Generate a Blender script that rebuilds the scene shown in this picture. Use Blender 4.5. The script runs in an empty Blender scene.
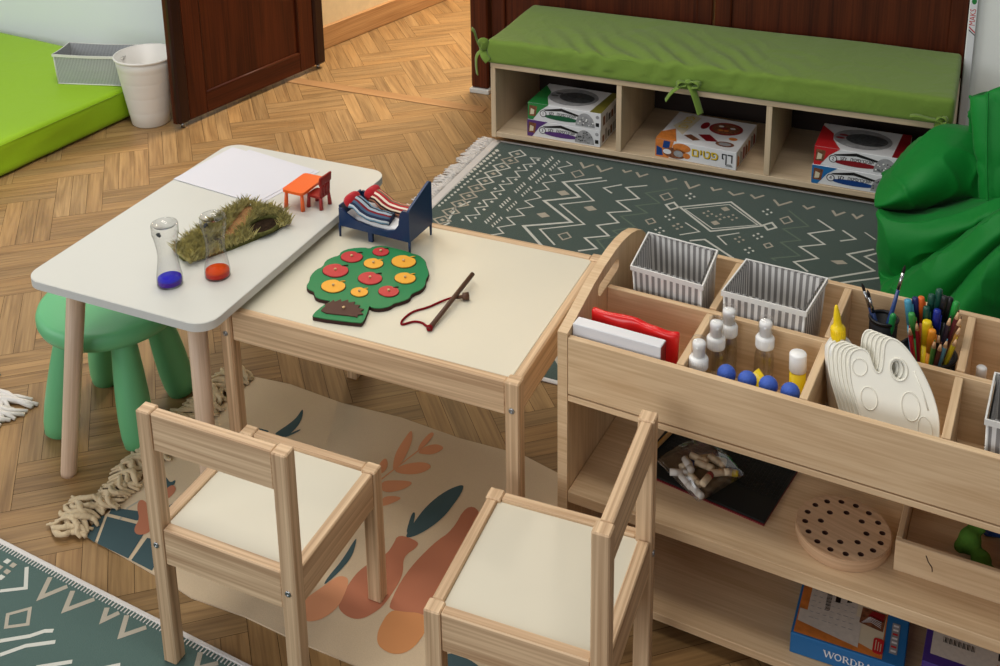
import bpy, bmesh, math, random
from mathutils import Matrix, Vector, noise
random.seed(7)
SC = bpy.context.scene
COL = SC.collection
PI = math.pi
RAD = math.radians

# ------------------------------------------------------------------ colour
def lin(c):
    c /= 255.0
    return c / 12.92 if c <= 0.04045 else ((c + 0.055) / 1.055) ** 2.4
def rgb(r, g, b): return (lin(r), lin(g), lin(b), 1.0)

# ------------------------------------------------------------------ materials
def newmat(name):
    m = bpy.data.materials.new(name); m.use_nodes = True
    nt = m.node_tree; nt.nodes.clear()
    out = nt.nodes.new('ShaderNodeOutputMaterial')
    b = nt.nodes.new('ShaderNodeBsdfPrincipled')
    nt.links.new(b.outputs[0], out.inputs[0])
    return m, nt, b, out
def plain(name, c, rough=.5, spec=.5, bump=0, bscale=400, metal=0, trans=0, sss=0, coat=0, var=0.0, vscale=12):
    m, nt, b, out = newmat(name)
    b.inputs['Base Color'].default_value = c
    b.inputs['Roughness'].default_value = rough
    b.inputs['Specular IOR Level'].default_value = spec
    b.inputs['Metallic'].default_value = metal
    b.inputs['Transmission Weight'].default_value = trans
    b.inputs['Coat Weight'].default_value = coat
    tc = nt.nodes.new('ShaderNodeTexCoord')
    if var:
        n = nt.nodes.new('ShaderNodeTexNoise'); n.inputs['Scale'].default_value = vscale; n.inputs['Detail'].default_value = 5
        nt.links.new(tc.outputs['Object'], n.inputs['Vector'])
        r = nt.nodes.new('ShaderNodeValToRGB')
        r.color_ramp.elements[0].position = .3; r.color_ramp.elements[1].position = .7
        r.color_ramp.elements[0].color = tuple(max(0, x * (1 - var)) for x in c[:3]) + (1,)
        r.color_ramp.elements[1].color = tuple(min(1, x * (1 + var)) for x in c[:3]) + (1,)
        nt.links.new(n.outputs['Fac'], r.inputs[0]); nt.links.new(r.outputs[0], b.inputs['Base Color'])
    if bump:
        n = nt.nodes.new('ShaderNodeTexNoise'); n.inputs['Scale'].default_value = bscale; n.inputs['Detail'].default_value = 3
        nt.links.new(tc.outputs['Object'], n.inputs['Vector'])
        bp = nt.nodes.new('ShaderNodeBump'); bp.inputs['Strength'].default_value = bump; bp.inputs['Distance'].default_value = .002
        nt.links.new(n.outputs['Fac'], bp.inputs['Height']); nt.links.new(bp.outputs[0], b.inputs['Normal'])
    return m
def cloth(name, c, rough=.9, wr=.35, wscale=9, weave=.25, sheen=.2):
    """woven fabric: slight tone variation, weave bump, broad soft creases"""
    m, nt, b, out = newmat(name)
    b.inputs['Roughness'].default_value = rough; b.inputs['Specular IOR Level'].default_value = .25
    b.inputs['Sheen Weight'].default_value = sheen
    tc = nt.nodes.new('ShaderNodeTexCoord')
    n1 = nt.nodes.new('ShaderNodeTexNoise'); n1.inputs['Scale'].default_value = wscale; n1.inputs['Detail'].default_value = 3; n1.inputs['Distortion'].default_value = .6
    n2 = nt.nodes.new('ShaderNodeTexNoise'); n2.inputs['Scale'].default_value = 600
    for n in (n1, n2): nt.links.new(tc.outputs['Object'], n.inputs['Vector'])
    r = nt.nodes.new('ShaderNodeValToRGB')
    r.color_ramp.elements[0].color = tuple(x * .9 for x in c[:3]) + (1,); r.color_ramp.elements[1].color = tuple(min(1, x * 1.08) for x in c[:3]) + (1,)
    nt.links.new(n2.outputs['Fac'], r.inputs[0]); nt.links.new(r.outputs[0], b.inputs['Base Color'])
    b1 = nt.nodes.new('ShaderNodeBump'); b1.inputs['Strength'].default_value = wr; b1.inputs['Distance'].default_value = .03
    b2 = nt.nodes.new('ShaderNodeBump'); b2.inputs['Strength'].default_value = weave; b2.inputs['Distance'].default_value = .001
    nt.links.new(n1.outputs['Fac'], b1.inputs['Height']); nt.links.new(n2.outputs['Fac'], b2.inputs['Height'])
    nt.links.new(b1.outputs[0], b2.inputs['Normal']); nt.links.new(b2.outputs[0], b.inputs['Normal'])
    return m
def wood(name, dark, light, rough=.5, fine=(5, 210), broad=(1.6, 26), attr=None, coat=0, mixb=.55, spec=.4, dist=1.2):
    """wood grain along u of the UV map (metres)"""
    m, nt, b, out = newmat(name)
    b.inputs['Roughness'].default_value = rough; b.inputs['Specular IOR Level'].default_value = spec; b.inputs['Coat Weight'].default_value = coat
    b.inputs['Coat Roughness'].default_value = .25
    uv = nt.nodes.new('ShaderNodeUVMap')
    def nz(sc, det, ds):
        mp = nt.nodes.new('ShaderNodeMapping'); mp.inputs['Scale'].default_value = (sc[0], sc[1], 1)
        n = nt.nodes.new('ShaderNodeTexNoise'); n.inputs['Scale'].default_value = 1; n.inputs['Detail'].default_value = det; n.inputs['Distortion'].default_value = ds
        nt.links.new(uv.outputs[0], mp.inputs[0]); nt.links.new(mp.outputs[0], n.inputs['Vector'])
        return n
    f = nz(fine, 3, .3); g = nz(broad, 4, dist)
    mx = nt.nodes.new('ShaderNodeMix'); mx.data_type = 'FLOAT'; mx.inputs[0].default_value = mixb
    nt.links.new(f.outputs['Fac'], mx.inputs[2]); nt.links.new(g.outputs['Fac'], mx.inputs[3])
    r = nt.nodes.new('ShaderNodeValToRGB')
    r.color_ramp.elements[0].position = .33; r.color_ramp.elements[1].position = .62
    r.color_ramp.elements[0].color = dark; r.color_ramp.elements[1].color = light
    nt.links.new(mx.outputs[0], r.inputs[0])
    last = r.outputs[0]
    if attr:
        a = nt.nodes.new('ShaderNodeAttribute'); a.attribute_name = attr
        mm = nt.nodes.new('ShaderNodeMix'); mm.data_type = 'RGBA'; mm.blend_type = 'MULTIPLY'; mm.inputs[0].default_value = 1
        nt.links.new(last, mm.inputs[6]); nt.links.new(a.outputs['Color'], mm.inputs[7]); last = mm.outputs[2]
    nt.links.new(last, b.inputs['Base Color'])
    bp = nt.nodes.new('ShaderNodeBump'); bp.inputs['Strength'].default_value = .12; bp.inputs['Distance'].default_value = .001
    nt.links.new(f.outputs['Fac'], bp.inputs['Height']); nt.links.new(bp.outputs[0], b.inputs['Normal'])
    return m
def stripes(name, cols, period, rough=.9, axis=0, bump=True):
    """fabric stripes across one UV axis; cols = [(fraction, colour), ...]"""
    m, nt, b, out = newmat(name)
    b.inputs['Roughness'].default_value = rough; b.inputs['Specular IOR Level'].default_value = .2
    uv = nt.nodes.new('ShaderNodeUVMap'); sp = nt.nodes.new('ShaderNodeSeparateXYZ')
    nt.links.new(uv.outputs[0], sp.inputs[0])
    d = nt.nodes.new('ShaderNodeMath'); d.operation = 'DIVIDE'; d.inputs[1].default_value = period
    nt.links.new(sp.outputs[axis], d.inputs[0])
    f = nt.nodes.new('ShaderNodeMath'); f.operation = 'FRACT'; nt.links.new(d.outputs[0], f.inputs[0])
    r = nt.nodes.new('ShaderNodeValToRGB'); r.color_ramp.interpolation = 'CONSTANT'
    el = r.color_ramp.elements
    while len(el) < len(cols): el.new(.5)
    for e, (p, c) in zip(el, cols): e.position = p; e.color = c
    nt.links.new(f.outputs[0], r.inputs[0]); nt.links.new(r.outputs[0], b.inputs['Base Color'])
    return m
def glass(name, c=(1, 1, 1, 1), rough=0.0, ior=1.45):
    m, nt, b, out = newmat(name)
    b.inputs['Base Color'].default_value = c; b.inputs['Roughness'].default_value = rough
    b.inputs['Transmission Weight'].default_value = 1; b.inputs['IOR'].default_value = ior
    return m
def liquid(name, c):
    m, nt, b, out = newmat(name)
    b.inputs['Base Color'].default_value = c; b.inputs['Roughness'].default_value = .06
    b.inputs['Transmission Weight'].default_value = .30; b.inputs['IOR'].default_value = 1.08
    return m
def film(name, c=(.9, .92, .93, 1), clear=.8, rough=.12, edge=.5, pw=.35):
    """thin clear plastic film: mostly see-through with a gloss"""
    m, nt, b, out = newmat(name)
    nt.nodes.remove(b)
    t = nt.nodes.new('ShaderNodeBsdfTransparent'); t.inputs[0].default_value = (.97, .97, .97, 1)
    g = nt.nodes.new('ShaderNodeBsdfGlossy'); g.inputs['Color'].default_value = c; g.inputs['Roughness'].default_value = rough
    lw = nt.nodes.new('ShaderNodeLayerWeight'); lw.inputs[0].default_value = pw
    ma = nt.nodes.new('ShaderNodeMath'); ma.operation = 'MULTIPLY_ADD'; ma.inputs[1].default_value = edge; ma.inputs[2].default_value = 1 - clear; ma.use_clamp = True
    nt.links.new(lw.outputs['Facing'], ma.inputs[0])
    mx = nt.nodes.new('ShaderNodeMixShader')
    nt.links.new(ma.outputs[0], mx.inputs[0]); nt.links.new(t.outputs[0], mx.inputs[1]); nt.links.new(g.outputs[0], mx.inputs[2])
    nt.links.new(mx.outputs[0], out.inputs[0])
    return m

MAT = {}
def mt():
    M = MAT
    M['floor'] = wood('oak_parquet', rgb(122, 91, 56), rgb(168, 133, 88), rough=.40, fine=(6, 150), broad=(2.2, 30), attr='tone', mixb=.6, spec=.45)
    M['thresh'] = wood('oak_strip', rgb(140, 100, 62), rgb(180, 138, 94), rough=.42)
    M['gap'] = plain('floor_gap', rgb(70, 46, 28), .9)
    M['pine'] = wood('pine', rgb(172, 135, 100), rgb(230, 199, 160), rough=.5, fine=(3.5, 150), broad=(1.0, 70), mixb=.6, dist=.9)
    M['birch'] = wood('birch_plywood', rgb(200, 165, 124), rgb(226, 196, 156), rough=.5, fine=(5, 190), broad=(2.4, 16), mixb=.5, dist=1.8)
    M['benchply'] = wood('bench_plywood', rgb(196, 172, 140), rgb(216, 194, 163), rough=.5, fine=(4, 160), broad=(2.4, 14), mixb=.5)
    M['ash'] = wood('turned_leg_wood', rgb(196, 164, 136), rgb(222, 194, 166), rough=.45, fine=(4, 200), broad=(1.5, 60))
    M['disc'] = wood('disc_wood', rgb(188, 148, 112), rgb(224, 188, 150), rough=.55, fine=(5, 160), broad=(2, 40))
    M['mahog'] = wood('mahogany_veneer', rgb(50, 19, 8), rgb(88, 39, 17), rough=.42, fine=(3, 150), broad=(1.0, 18), coat=.0, spec=.2)
    M['mahogdk'] = wood('mahogany_edge', rgb(30, 12, 8), rgb(48, 20, 12), rough=.35, fine=(3, 150), broad=(1.0, 18), spec=.3)
    M['base'] = wood('baseboard_oak', rgb(168, 120, 74), rgb(206, 160, 108), rough=.45)
    M['stick'] = wood('walnut_stick', rgb(62, 38, 26), rgb(100, 66, 46), rough=.5)
    M['white'] = plain('white_laminate', rgb(208, 207, 198), .34, .5, var=.012, vscale=5)
    M['cream'] = plain('cream_laminate', rgb(220, 213, 192), .36, .5, var=.015, vscale=5)
    M['edgegrey'] = plain('table_edge_band', rgb(205, 204, 198), .45)
    M['paper'] = plain('paper', rgb(214, 213, 219), .7, .3)
    M['wallblue'] = plain('painted_wall_pale_blue', rgb(236, 240, 243), .85, .2, bump=.15, bscale=90)
    M['wallwhite'] = plain('painted_wall_white', rgb(244, 246, 240), .85, .2, bump=.15, bscale=90)
    M['wallwarm'] = plain('painted_wall_cream', rgb(236, 214, 172), .85, .2, bump=.2, bscale=60, var=.05, vscale=25)
    M['stool'] = plain('green_plastic', rgb(104, 180, 124), .42, .5)
    M['bin'] = plain('white_bin_plastic', rgb(226, 222, 214), .42, .5)
    M['mat'] = cloth('lime_mat_vinyl', rgb(150, 192, 26), .55, .18, 5, .05, .05)
    M['cush'] = cloth('olive_cushion_cotton', rgb(116, 144, 58), .85, .28, 10, .25)
    M['bean'] = cloth('green_beanbag_nylon', rgb(12, 128, 46), .55, .25, 7, .12, .05)
    M['screw'] = plain('steel_screw', rgb(170, 172, 174), .3, .5, metal=1)
    M['metal'] = plain('steel', rgb(190, 190, 190), .25, .5, metal=1)
    M['rug'] = cloth('green_flatweave', rgb(70, 86, 78), .95, .06, 5, .9, .25)
    M['rugt'] = cloth('teal_flatweave', rgb(78, 102, 95), .95, .06, 5, .9, .25)
    M['rw'] = plain('rug_yarn_white', rgb(212, 211, 200), .95, .1, bump=.5, bscale=500)
    M['rt'] = plain('rug_yarn_tan', rgb(182, 173, 156), .95, .1, bump=.5, bscale=500)
    M['rd'] = plain('rug_yarn_dim', rgb(112, 126, 110), .95, .1, bump=.5, bscale=500)
    M['fringe'] = plain('white_fringe_yarn', rgb(222, 216, 210), .95, .1, bump=.6, bscale=300)
    M['run'] = cloth('beige_runner_cotton', rgb(214, 192, 160), .95, .1, 6, .5, .15)
    M['ruffle'] = cloth('beige_tassel_cotton', rgb(206, 184, 148), .95, .5, 30, .5, .15)
    M['ns'] = plain('print_slate', rgb(72, 92, 96), .95, .1)
    M['no'] = plain('print_terracotta', rgb(222, 156, 116), .95, .1)
    M['np'] = plain('print_brown_rose', rgb(188, 122, 94), .95, .1)
    M['nc'] = plain('print_ochre', rgb(212, 148, 98), .95, .1)
    M['red'] = plain('red_plastic', rgb(222, 30, 28), .25, .5)
    M['redmatte'] = plain('red_paint', rgb(196, 58, 58), .5, .4)
    M['darkred'] = plain('dark_red_plastic', rgb(150, 30, 24), .4, .5)
    M['orange'] = plain('orange_plastic', rgb(240, 104, 40), .35, .5)
    M['yel'] = plain('yellow_paint', rgb(240, 172, 56), .5, .4)
    M['treegreen'] = plain('green_paint', rgb(34, 128, 74), .5, .4)
    M['darkedge'] = plain('dark_brown_edge', rgb(58, 34, 30), .7, .2)
    M['hog'] = plain('brown_paint_hole_shade', rgb(82, 52, 42), .6, .3)
    M['knob'] = plain('pale_wood_knob', rgb(206, 172, 122), .5)
    M['navy'] = plain('navy_paint', rgb(15, 46, 86), .4, .5)
    M['cord'] = plain('red_cord', rgb(130, 22, 30), .9, .1, bump=.6, bscale=900)
    M['black'] = plain('black_plastic', rgb(24, 24, 26), .4, .4)
    M['blackmesh'] = plain('black_mesh', rgb(22, 22, 26), .5, .3)
    M['basketin'] = None
    w = rgb(228, 225, 220); g = rgb(146, 142, 139)
    M['strp'] = stripes('grey_white_ticking', [(0, g), (.5, w)], .0118)
    M['strpf'] = stripes('fine_grey_ticking', [(0, rgb(146, 148, 148)), (.5, rgb(186, 188, 188))], .006)
    M['trim'] = plain('white_binding', rgb(226, 224, 218), .85, .15, bump=.5, bscale=500)
    M['capw'] = plain('white_cap', rgb(246, 245, 242), .35, .5)
    M['clear'] = film('clear_acrylic', (.36, .36, .36, 1), .97, .02, 1.0, .14)
    M['pet'] = film('clear_pet', (.9, .9, .88, 1), .955, .04, .5, .25)
    M['overcap'] = film('overcap_film', (.9, .9, .9, 1), .985, .04, .16, .2)
    M['film'] = film('zip_bag_film', (.95, .95, .95, 1), .92, .16, .35, .35)
    M['blueliq'] = liquid('violet_liquid', rgb(84, 12, 176))
    M['blueliq2'] = liquid('blue_liquid', rgb(56, 50, 212))
    M['redliq'] = liquid('red_liquid', rgb(222, 44, 22))
    M['orliq'] = liquid('orange_liquid', rgb(240, 84, 22))
    M['blueball'] = plain('blue_sponge', rgb(66, 98, 186), .55, .3, bump=.5, bscale=300, var=.12, vscale=80)
    M['yelp'] = plain('yellow_plastic', rgb(250, 214, 20), .35, .5)
    M['glue'] = plain('white_glue_bottle', rgb(232, 230, 222), .4, .5)
    M['pal'] = plain('cream_palette_plastic', rgb(236, 232, 216), .38, .5)
    M['cork'] = plain('peg_wood', rgb(230, 208, 174), .7, .3, var=.1, vscale=60)
    M['board'] = plain('black_rubber_board', rgb(22, 24, 22), .6, .3)
    M['rededge'] = plain('dark_red_edge', rgb(120, 24, 26), .6)
    M['leafgreen'] = plain('moss_green_felt', rgb(76, 116, 42), .9, .1, bump=.6, bscale=200)
    M['pinkfelt'] = plain('speckled_pink_felt', rgb(206, 170, 164), .9, .1, var=.35, vscale=90)
    M['soil'] = plain('dark_soil', rgb(44, 32, 22), 1, .1, bump=1, bscale=300, var=.4, vscale=90)
    M['path'] = plain('brown_path', rgb(150, 112, 74), .95, .1, bump=.6, bscale=300, var=.2, vscale=60)
    M['blade'] = plain('dry_grass', rgb(186, 176, 116), .8, .2, var=.45, vscale=70)
    M['turf'] = plain('grass_backing', rgb(84, 84, 46), .95, .1, var=.4, vscale=120)
    M['strb'] = stripes('bedding_blue_stripes', [(0, rgb(40, 48, 72)), (.16, rgb(196, 204, 210)), (.3, rgb(110, 150, 176)), (.46, rgb(52, 40, 44)), (.58, rgb(158, 174, 184)), (.74, rgb(120, 36, 44)), (.86, rgb(70, 92, 116))], .045, axis=1)
    M['strr'] = stripes('bedding_red_stripes', [(0, rgb(150, 40, 44)), (.16, rgb(226, 206, 178)), (.28, rgb(60, 42, 40)), (.44, rgb(214, 140, 110)), (.58, rgb(120, 112, 92)), (.7, rgb(180, 52, 54)), (.86, rgb(232, 216, 196))], .040, axis=1)
    M['redcloth'] = cloth('red_cotton', rgb(178, 24, 34), .85, .2, 30, .2)
    M['whitecloth'] = cloth('white_cotton', rgb(232, 230, 228), .9, .2, 30, .2)
    # box prints
    M['bw'] = plain('box_white', rgb(226, 226, 228), .35, .4)
    M['bg'] = plain('box_grey_print', rgb(150, 150, 152), .4, .4, var=.25, vscale=60)
    M['bdg'] = plain('box_dark_print', rgb(70, 72, 74), .4, .4, var=.6, vscale=110)
    M['bgreen'] = plain('box_green', rgb(36, 126, 60), .35)
    M['bdgreen'] = plain('box_dark_green', rgb(24, 88, 56), .35)
    M['bpurple'] = plain('box_purple', rgb(86, 50, 116), .35)
    M['bred'] = plain('box_red', rgb(196, 34, 40), .35)
    M['bdred'] = plain('box_dark_red', rgb(134, 20, 30), .35)
    M['bblue'] = plain('box_blue', rgb(32, 108, 168), .35)
    M['bdblue'] = plain('box_deep_blue', rgb(16, 62, 128), .35)
    M['bolive'] = plain('box_olive', rgb(122, 116, 46), .35)
    M['borange'] = plain('box_orange', rgb(206, 122, 54), .4, var=.2, vscale=60)
    M['bbrown'] = plain('box_picture_brown', rgb(122, 76, 52), .4, .3, var=.55, vscale=120)
    M['byellow'] = plain('box_yellow', rgb(222, 190, 48), .35)
    M['bblack'] = plain('box_black', rgb(20, 18, 20), .35)
    M['bcream'] = plain('box_cream', rgb(216, 204, 176), .4)
    M['blabel'] = plain('box_label', rgb(206, 198, 186), .5, .3, var=.07, vscale=140)
    M['btan'] = plain('box_tan', rgb(190, 150, 96), .4)
    M['bdpurple'] = plain('box_violet', rgb(70, 48, 128), .35)
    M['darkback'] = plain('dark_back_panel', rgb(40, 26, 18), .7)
mt()

# ------------------------------------------------------------------ mesh builder
class MB:
    def __init__(s):
        s.v = []; s.f = []; s.uv = []; s.mi = []; s.sm = []; s.T = Matrix()
    def add(s, vs, fs, uvs=None, mat=0, smooth=False):
        b = len(s.v)
        s.v += [s.T @ Vector(p) for p in vs]
        for i, f in enumerate(fs):
            s.f.append([b + k for k in f]); s.mi.append(mat); s.sm.append(smooth)
            if uvs: s.uv.append(uvs[i])
            else: s.uv.append([(vs[k][0], vs[k][1]) for k in f])
        return s
    def box(s, c, d, g=0, bev=0.0, mat=0, R=None):
        """chamfered box, centre c, size d, grain along local axis g"""
        h = [x / 2 for x in d]; b = min(bev, min(h) * .9)
        ou, ov = random.uniform(0, 30), random.uniform(0, 30)
        vs, fs, us = [], [], []
        def P(sg, ax):
            p = [sg[i] * (h[i] if i == ax else h[i] - b) for i in range(3)]
            return p
        idx = {}
        sg8 = [(x, y, z) for x in (-1, 1) for y in (-1, 1) for z in (-1, 1)]
        for sg in sg8:
            for ax in range(3):
                idx[(sg, ax)] = len(vs); vs.append(P(sg, ax))
        def uvf(f, n):
            o = [a for a in range(3) if a != g]
            r = []
            for k in f:
                p = vs[k]
                if n == g: r.append((ou + p[o[0]] * .12, ov + p[o[1]]))
                else:
                    m = [a for a in o if a != n][0]
                    r.append((ou + p[g], ov + p[m] + n * .37))
            return r
        for ax in range(3):
            o = [a for a in range(3) if a != ax]
            for e in (-1, 1):
                q = []
                for (i, j) in ((-1, -1), (1, -1), (1, 1), (-1, 1)):
                    sg = [0, 0, 0]; sg[ax] = e; sg[o[0]] = i; sg[o[1]] = j
                    q.append(idx[(tuple(sg), ax)])
                fs.append(q); us.append(uvf(q, ax))
        if b > 0:
            for ax in range(3):
                o = [a for a in range(3) if a != ax]
                for i in (-1, 1):
                    for j in (-1, 1):
                        a_ = [0, 0, 0]; a_[o[0]] = i; a_[o[1]] = j
                        lo = list(a_); lo[ax] = -1; hi = list(a_); hi[ax] = 1
                        q = [idx[(tuple(lo), o[0])], idx[(tuple(hi), o[0])], idx[(tuple(hi), o[1])], idx[(tuple(lo), o[1])]]
                        fs.append(q); us.append(uvf(q, o[0]))
            for sg in sg8:
                q = [idx[(sg, 0)], idx[(sg, 1)], idx[(sg, 2)]]; fs.append(q); us.append(uvf(q, 0))
        M = Matrix.Translation(Vector(c)) @ (R.to_4x4() if R else Matrix())
        vs = [M @ Vector(p) for p in vs]
        return s.add(vs, fs, us, mat)
    def lathe(s, prof, n=32, mat=0, smooth=True, c=(0, 0, 0), us=1.0):
        vs, fs, uv = [], [], []
        L = 0; ls = []
        for i, (r, z) in enumerate(prof):
            if i: L += math.hypot(r - prof[i - 1][0], z - prof[i - 1][1])
            ls.append(L)
        ring = []
        for r, z in prof:
            if r < 1e-7: ring.append([len(vs)] * n); vs.append((c[0], c[1], c[2] + z))
            else:
                ring.append(list(range(len(vs), len(vs) + n)))
                vs += [(c[0] + r * math.cos(2 * PI * k / n), c[1] + r * math.sin(2 * PI * k / n), c[2] + z) for k in range(n)]
        rm = max(r for r, z in prof)
        for i in range(len(prof) - 1):
            A, B = ring[i], ring[i + 1]
            for k in range(n):
                k2 = (k + 1) % n
                q = [A[k], A[k2], B[k2], B[k]]
                w = [(ls[i], k / n * 2 * PI * rm), (ls[i], (k + 1) / n * 2 * PI * rm), (ls[i + 1], (k + 1) / n * 2 * PI * rm), (ls[i + 1], k / n * 2 * PI * rm)]
                qq, ww = [], []
                for a, u in zip(q, w):
                    if a not in qq: qq.append(a); ww.append(u)
                if len(qq) >= 3: fs.append(qq); uv.append(ww)
        return s.add(vs, fs, uv, mat, smooth)
    def tube(s, pts, r, n=10, mat=0, smooth=True, closed=False, flat=1.0):
        pts = [Vector(p) for p in pts]; N = len(pts)
        rr = r if isinstance(r, (list, tuple)) else [r] * N
        vs, fs, uv = [], [], []
        up = Vector((0, 0, 1)); L = 0; ls = []
        nrm = None
        for i, p in enumerate(pts):
            if closed: t = pts[(i + 1) % N] - pts[i - 1]
            else: t = pts[min(i + 1, N - 1)] - pts[max(i - 1, 0)]
            if t.length < 1e-9: t = Vector((0, 0, 1))
            t.normalize()
            if i: L += (p - pts[i - 1]).length
            ls.append(L)
            if nrm is None:
                nrm = up.cross(t)
                if nrm.length < 1e-3: nrm = Vector((1, 0, 0))
            nrm = (nrm - t * nrm.dot(t)).normalized(); bn = t.cross(nrm)
            for k in range(n):
                a = 2 * PI * k / n
                vs.append(p + nrm * math.cos(a) * rr[i] + bn * math.sin(a) * rr[i] * flat)
        M = N if closed else N - 1
        rm = max(rr)
        for i in range(M):
            j = (i + 1) % N
            l2 = ls[j] if j else L + (pts[0] - pts[-1]).length
            for k in range(n):
                k2 = (k + 1) % n
                fs.append([i * n + k, i * n + k2, j * n + k2, j * n + k])
                uv.append([(ls[i], k / n * 2 * PI * rm), (ls[i], (k + 1) / n * 2 * PI * rm), (l2, (k + 1) / n * 2 * PI * rm), (l2, k / n * 2 * PI * rm)])
        if not closed:
            fs.append(list(range(n))[::-1]); uv.append([(0, 0)] * n)
            fs.append(list(range((N - 1) * n, N * n))); uv.append([(0, 0)] * n)
        return s.add(vs, fs, uv, mat, smooth)
    def prism(s, poly, z0, z1, mat=0, matside=None, smooth=False):
        n = len(poly); vs = [(x, y, z0) for x, y in poly] + [(x, y, z1) for x, y in poly]
        ou = random.uniform(0, 30)
        s.add(vs, [list(range(n))[::-1], list(range(n, 2 * n))], [[(ou + poly[k][0], ou + poly[k][1]) for k in range(n)][::-1], [(ou + x, ou + y) for x, y in poly]], mat)
        fs, uv = [], []; L = 0
        for k in range(n):
            j = (k + 1) % n; d = math.hypot(poly[j][0] - poly[k][0], poly[j][1] - poly[k][1])
            fs.append([k, j, n + j, n + k]); uv.append([(ou + L, z0), (ou + L + d, z0), (ou + L + d, z1), (ou + L, z1)]); L += d
        return s.add(vs, fs, uv, mat if matside is None else matside, smooth)
    def holed(s, outer, holes, z0, z1, mat=0, mathole=None):
        bm = bmesh.new()
        loops = [outer] + holes; al = []
        for lp in loops:
            vv = [bm.verts.new((x, y, 0)) for x, y in lp]
            for i in range(len(vv)): bm.edges.new((vv[i], vv[(i + 1) % len(vv)]))
        bmesh.ops.triangle_fill(bm, edges=bm.edges[:], use_beauty=True)
        bm.verts.index_update()
        P = [tuple(v.co[:2]) for v in bm.verts]; F = [[v.index for v in f.verts] for f in bm.faces]; bm.free()
        ou = random.uniform(0, 30)
        for z in (z0, z1):
            s.add([(x, y, z) for x, y in P], F, [[(ou + P[k][0], ou + P[k][1]) for k in f] for f in F], mat)
        for q, lp in enumerate(loops):
            n = len(lp); vs = [(x, y, z0) for x, y in lp] + [(x, y, z1) for x, y in lp]; L = 0; fs = []; uv = []
            for k in range(n):
                j = (k + 1) % n; d = math.hypot(lp[j][0] - lp[k][0], lp[j][1] - lp[k][1])
                fs.append([k, j, n + j, n + k]); uv.append([(L, z0), (L + d, z0), (L + d, z1), (L, z1)]); L += d
            s.add(vs, fs, uv, mat if (q == 0 or mathole is None) else mathole, q > 0)
        return s
    def poly(s, pts, mat=0, uv=None):
        return s.add(pts, [list(range(len(pts)))], [uv] if uv else None, mat)
    def ribbon(s, pts, w, z, closed=False, mat=0):
        n = len(pts); P = [Vector((p[0], p[1])) for p in pts]; A, B = [], []
        for i in range(n):
            if closed or 0 < i < n - 1:
                d1 = (P[i] - P[i - 1]).normalized(); d2 = (P[(i + 1) % n] - P[i]).normalized()
                t = (d1 + d2)
                if t.length < .15: t = d1.copy()
                t.normalize(); nn = Vector((-t.y, t.x)); k = max(.35, abs(nn.dot(Vector((-d1.y, d1.x)))))
                o = nn * (w / 2 / k)
            else:
                t = (P[1] - P[0]) if i == 0 else (P[-1] - P[-2]); t.normalize(); o = Vector((-t.y, t.x)) * (w / 2)
            A.append(P[i] + o); B.append(P[i] - o)
        vs = [(p.x, p.y, z) for p in A] + [(p.x, p.y, z) for p in B]
        fs = [[i, (i + 1) % n, n + (i + 1) % n, n + i] for i in range(n if closed else n - 1)]
        return s.add(vs, fs, None, mat)
    def soft(s, c, d, r, nx, ny, nz, fn=None, mat=0, R=None):
        """rounded block with a dense surface; fn(p, q) may move each point"""
        h = [x / 2 for x in d]; cache = {}; vs = []; fs = []
        N = (nx, ny, nz)
        def V(i, j, k):
            key = (i, j, k)
            if key in cache: return cache[key]
            q = Vector((2 * i / nx - 1, 2 * j / ny - 1, 2 * k / nz - 1))
            p = Vector((q.x * h[0], q.y * h[1], q.z * h[2]))
            inn = Vector([max(-(h[a] - r), min(h[a] - r, p[a])) for a in range(3)])
            o = p - inn
            if o.length > 1e-9: p = inn + o.normalized() * min(r, max(abs(x) for x in o) if max(abs(x) for x in o) > 0 else r)
            if fn: p = fn(p, q)
            cache[key] = len(vs); vs.append(p); return cache[key]
        for ax in range(3):
            a, b = [x for x in range(3) if x != ax]
            for e in (0, N[ax]):
                for i in range(N[a]):
                    for j in range(N[b]):
                        q = []
                        for (di, dj) in ((0, 0), (1, 0), (1, 1), (0, 1)):
                            k = [0, 0, 0]; k[ax] = e; k[a] = i + di; k[b] = j + dj; q.append(V(*k))
                        fs.append(q)
        M = Matrix.Translation(Vector(c)) @ (R.to_4x4() if R else Matrix())
        vs = [M @ p for p in vs]
        return s.add(vs, fs, None, mat, True)
    def ball(s, c, r, mat=0, n=20, m=12, sc=(1, 1, 1)):
        pr = [(math.sin(PI * i / m) , -math.cos(PI * i / m)) for i in range(m + 1)]
        T0 = s.T; s.T = T0 @ Matrix.Translation(Vector(c)) @ Matrix.Diagonal((r * sc[0], r * sc[1], r * sc[2], 1))
        pr[0] = (0, -1); pr[-1] = (0, 1)
        s.lathe(pr, n, mat); s.T = T0
        return s
    def text(s, body, size, M, mat=0, align='CENTER', sx=1.0, bold=0.0):
        cu = bpy.data.curves.new('tmp', 'FONT'); cu.body = body; cu.size = size; cu.align_x = align; cu.align_y = 'CENTER'; cu.resolution_u = 2; pass
        o = bpy.data.objects.new('tmp', cu); COL.objects.link(o)
        dg = bpy.context.evaluated_depsgraph_get()
        me = bpy.data.meshes.new_from_object(o.evaluated_get(dg))
        T0 = s.T; s.T = T0 @ M @ Matrix.Diagonal((sx, 1, 1, 1))
        for dx, dy in (((0, 0),) if not bold else ((-1, -.6), (1, -.6), (-1, .6), (1, .6), (0, 0))):
            o_ = bold * size * .5
            s.add([(v.co.x + dx * o_, v.co.y + dy * o_, v.co.z + .00001 * (dx + 2 * dy)) for v in me.vertices], [list(p.vertices) for p in me.polygons], None, mat)
        s.T = T0
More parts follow.
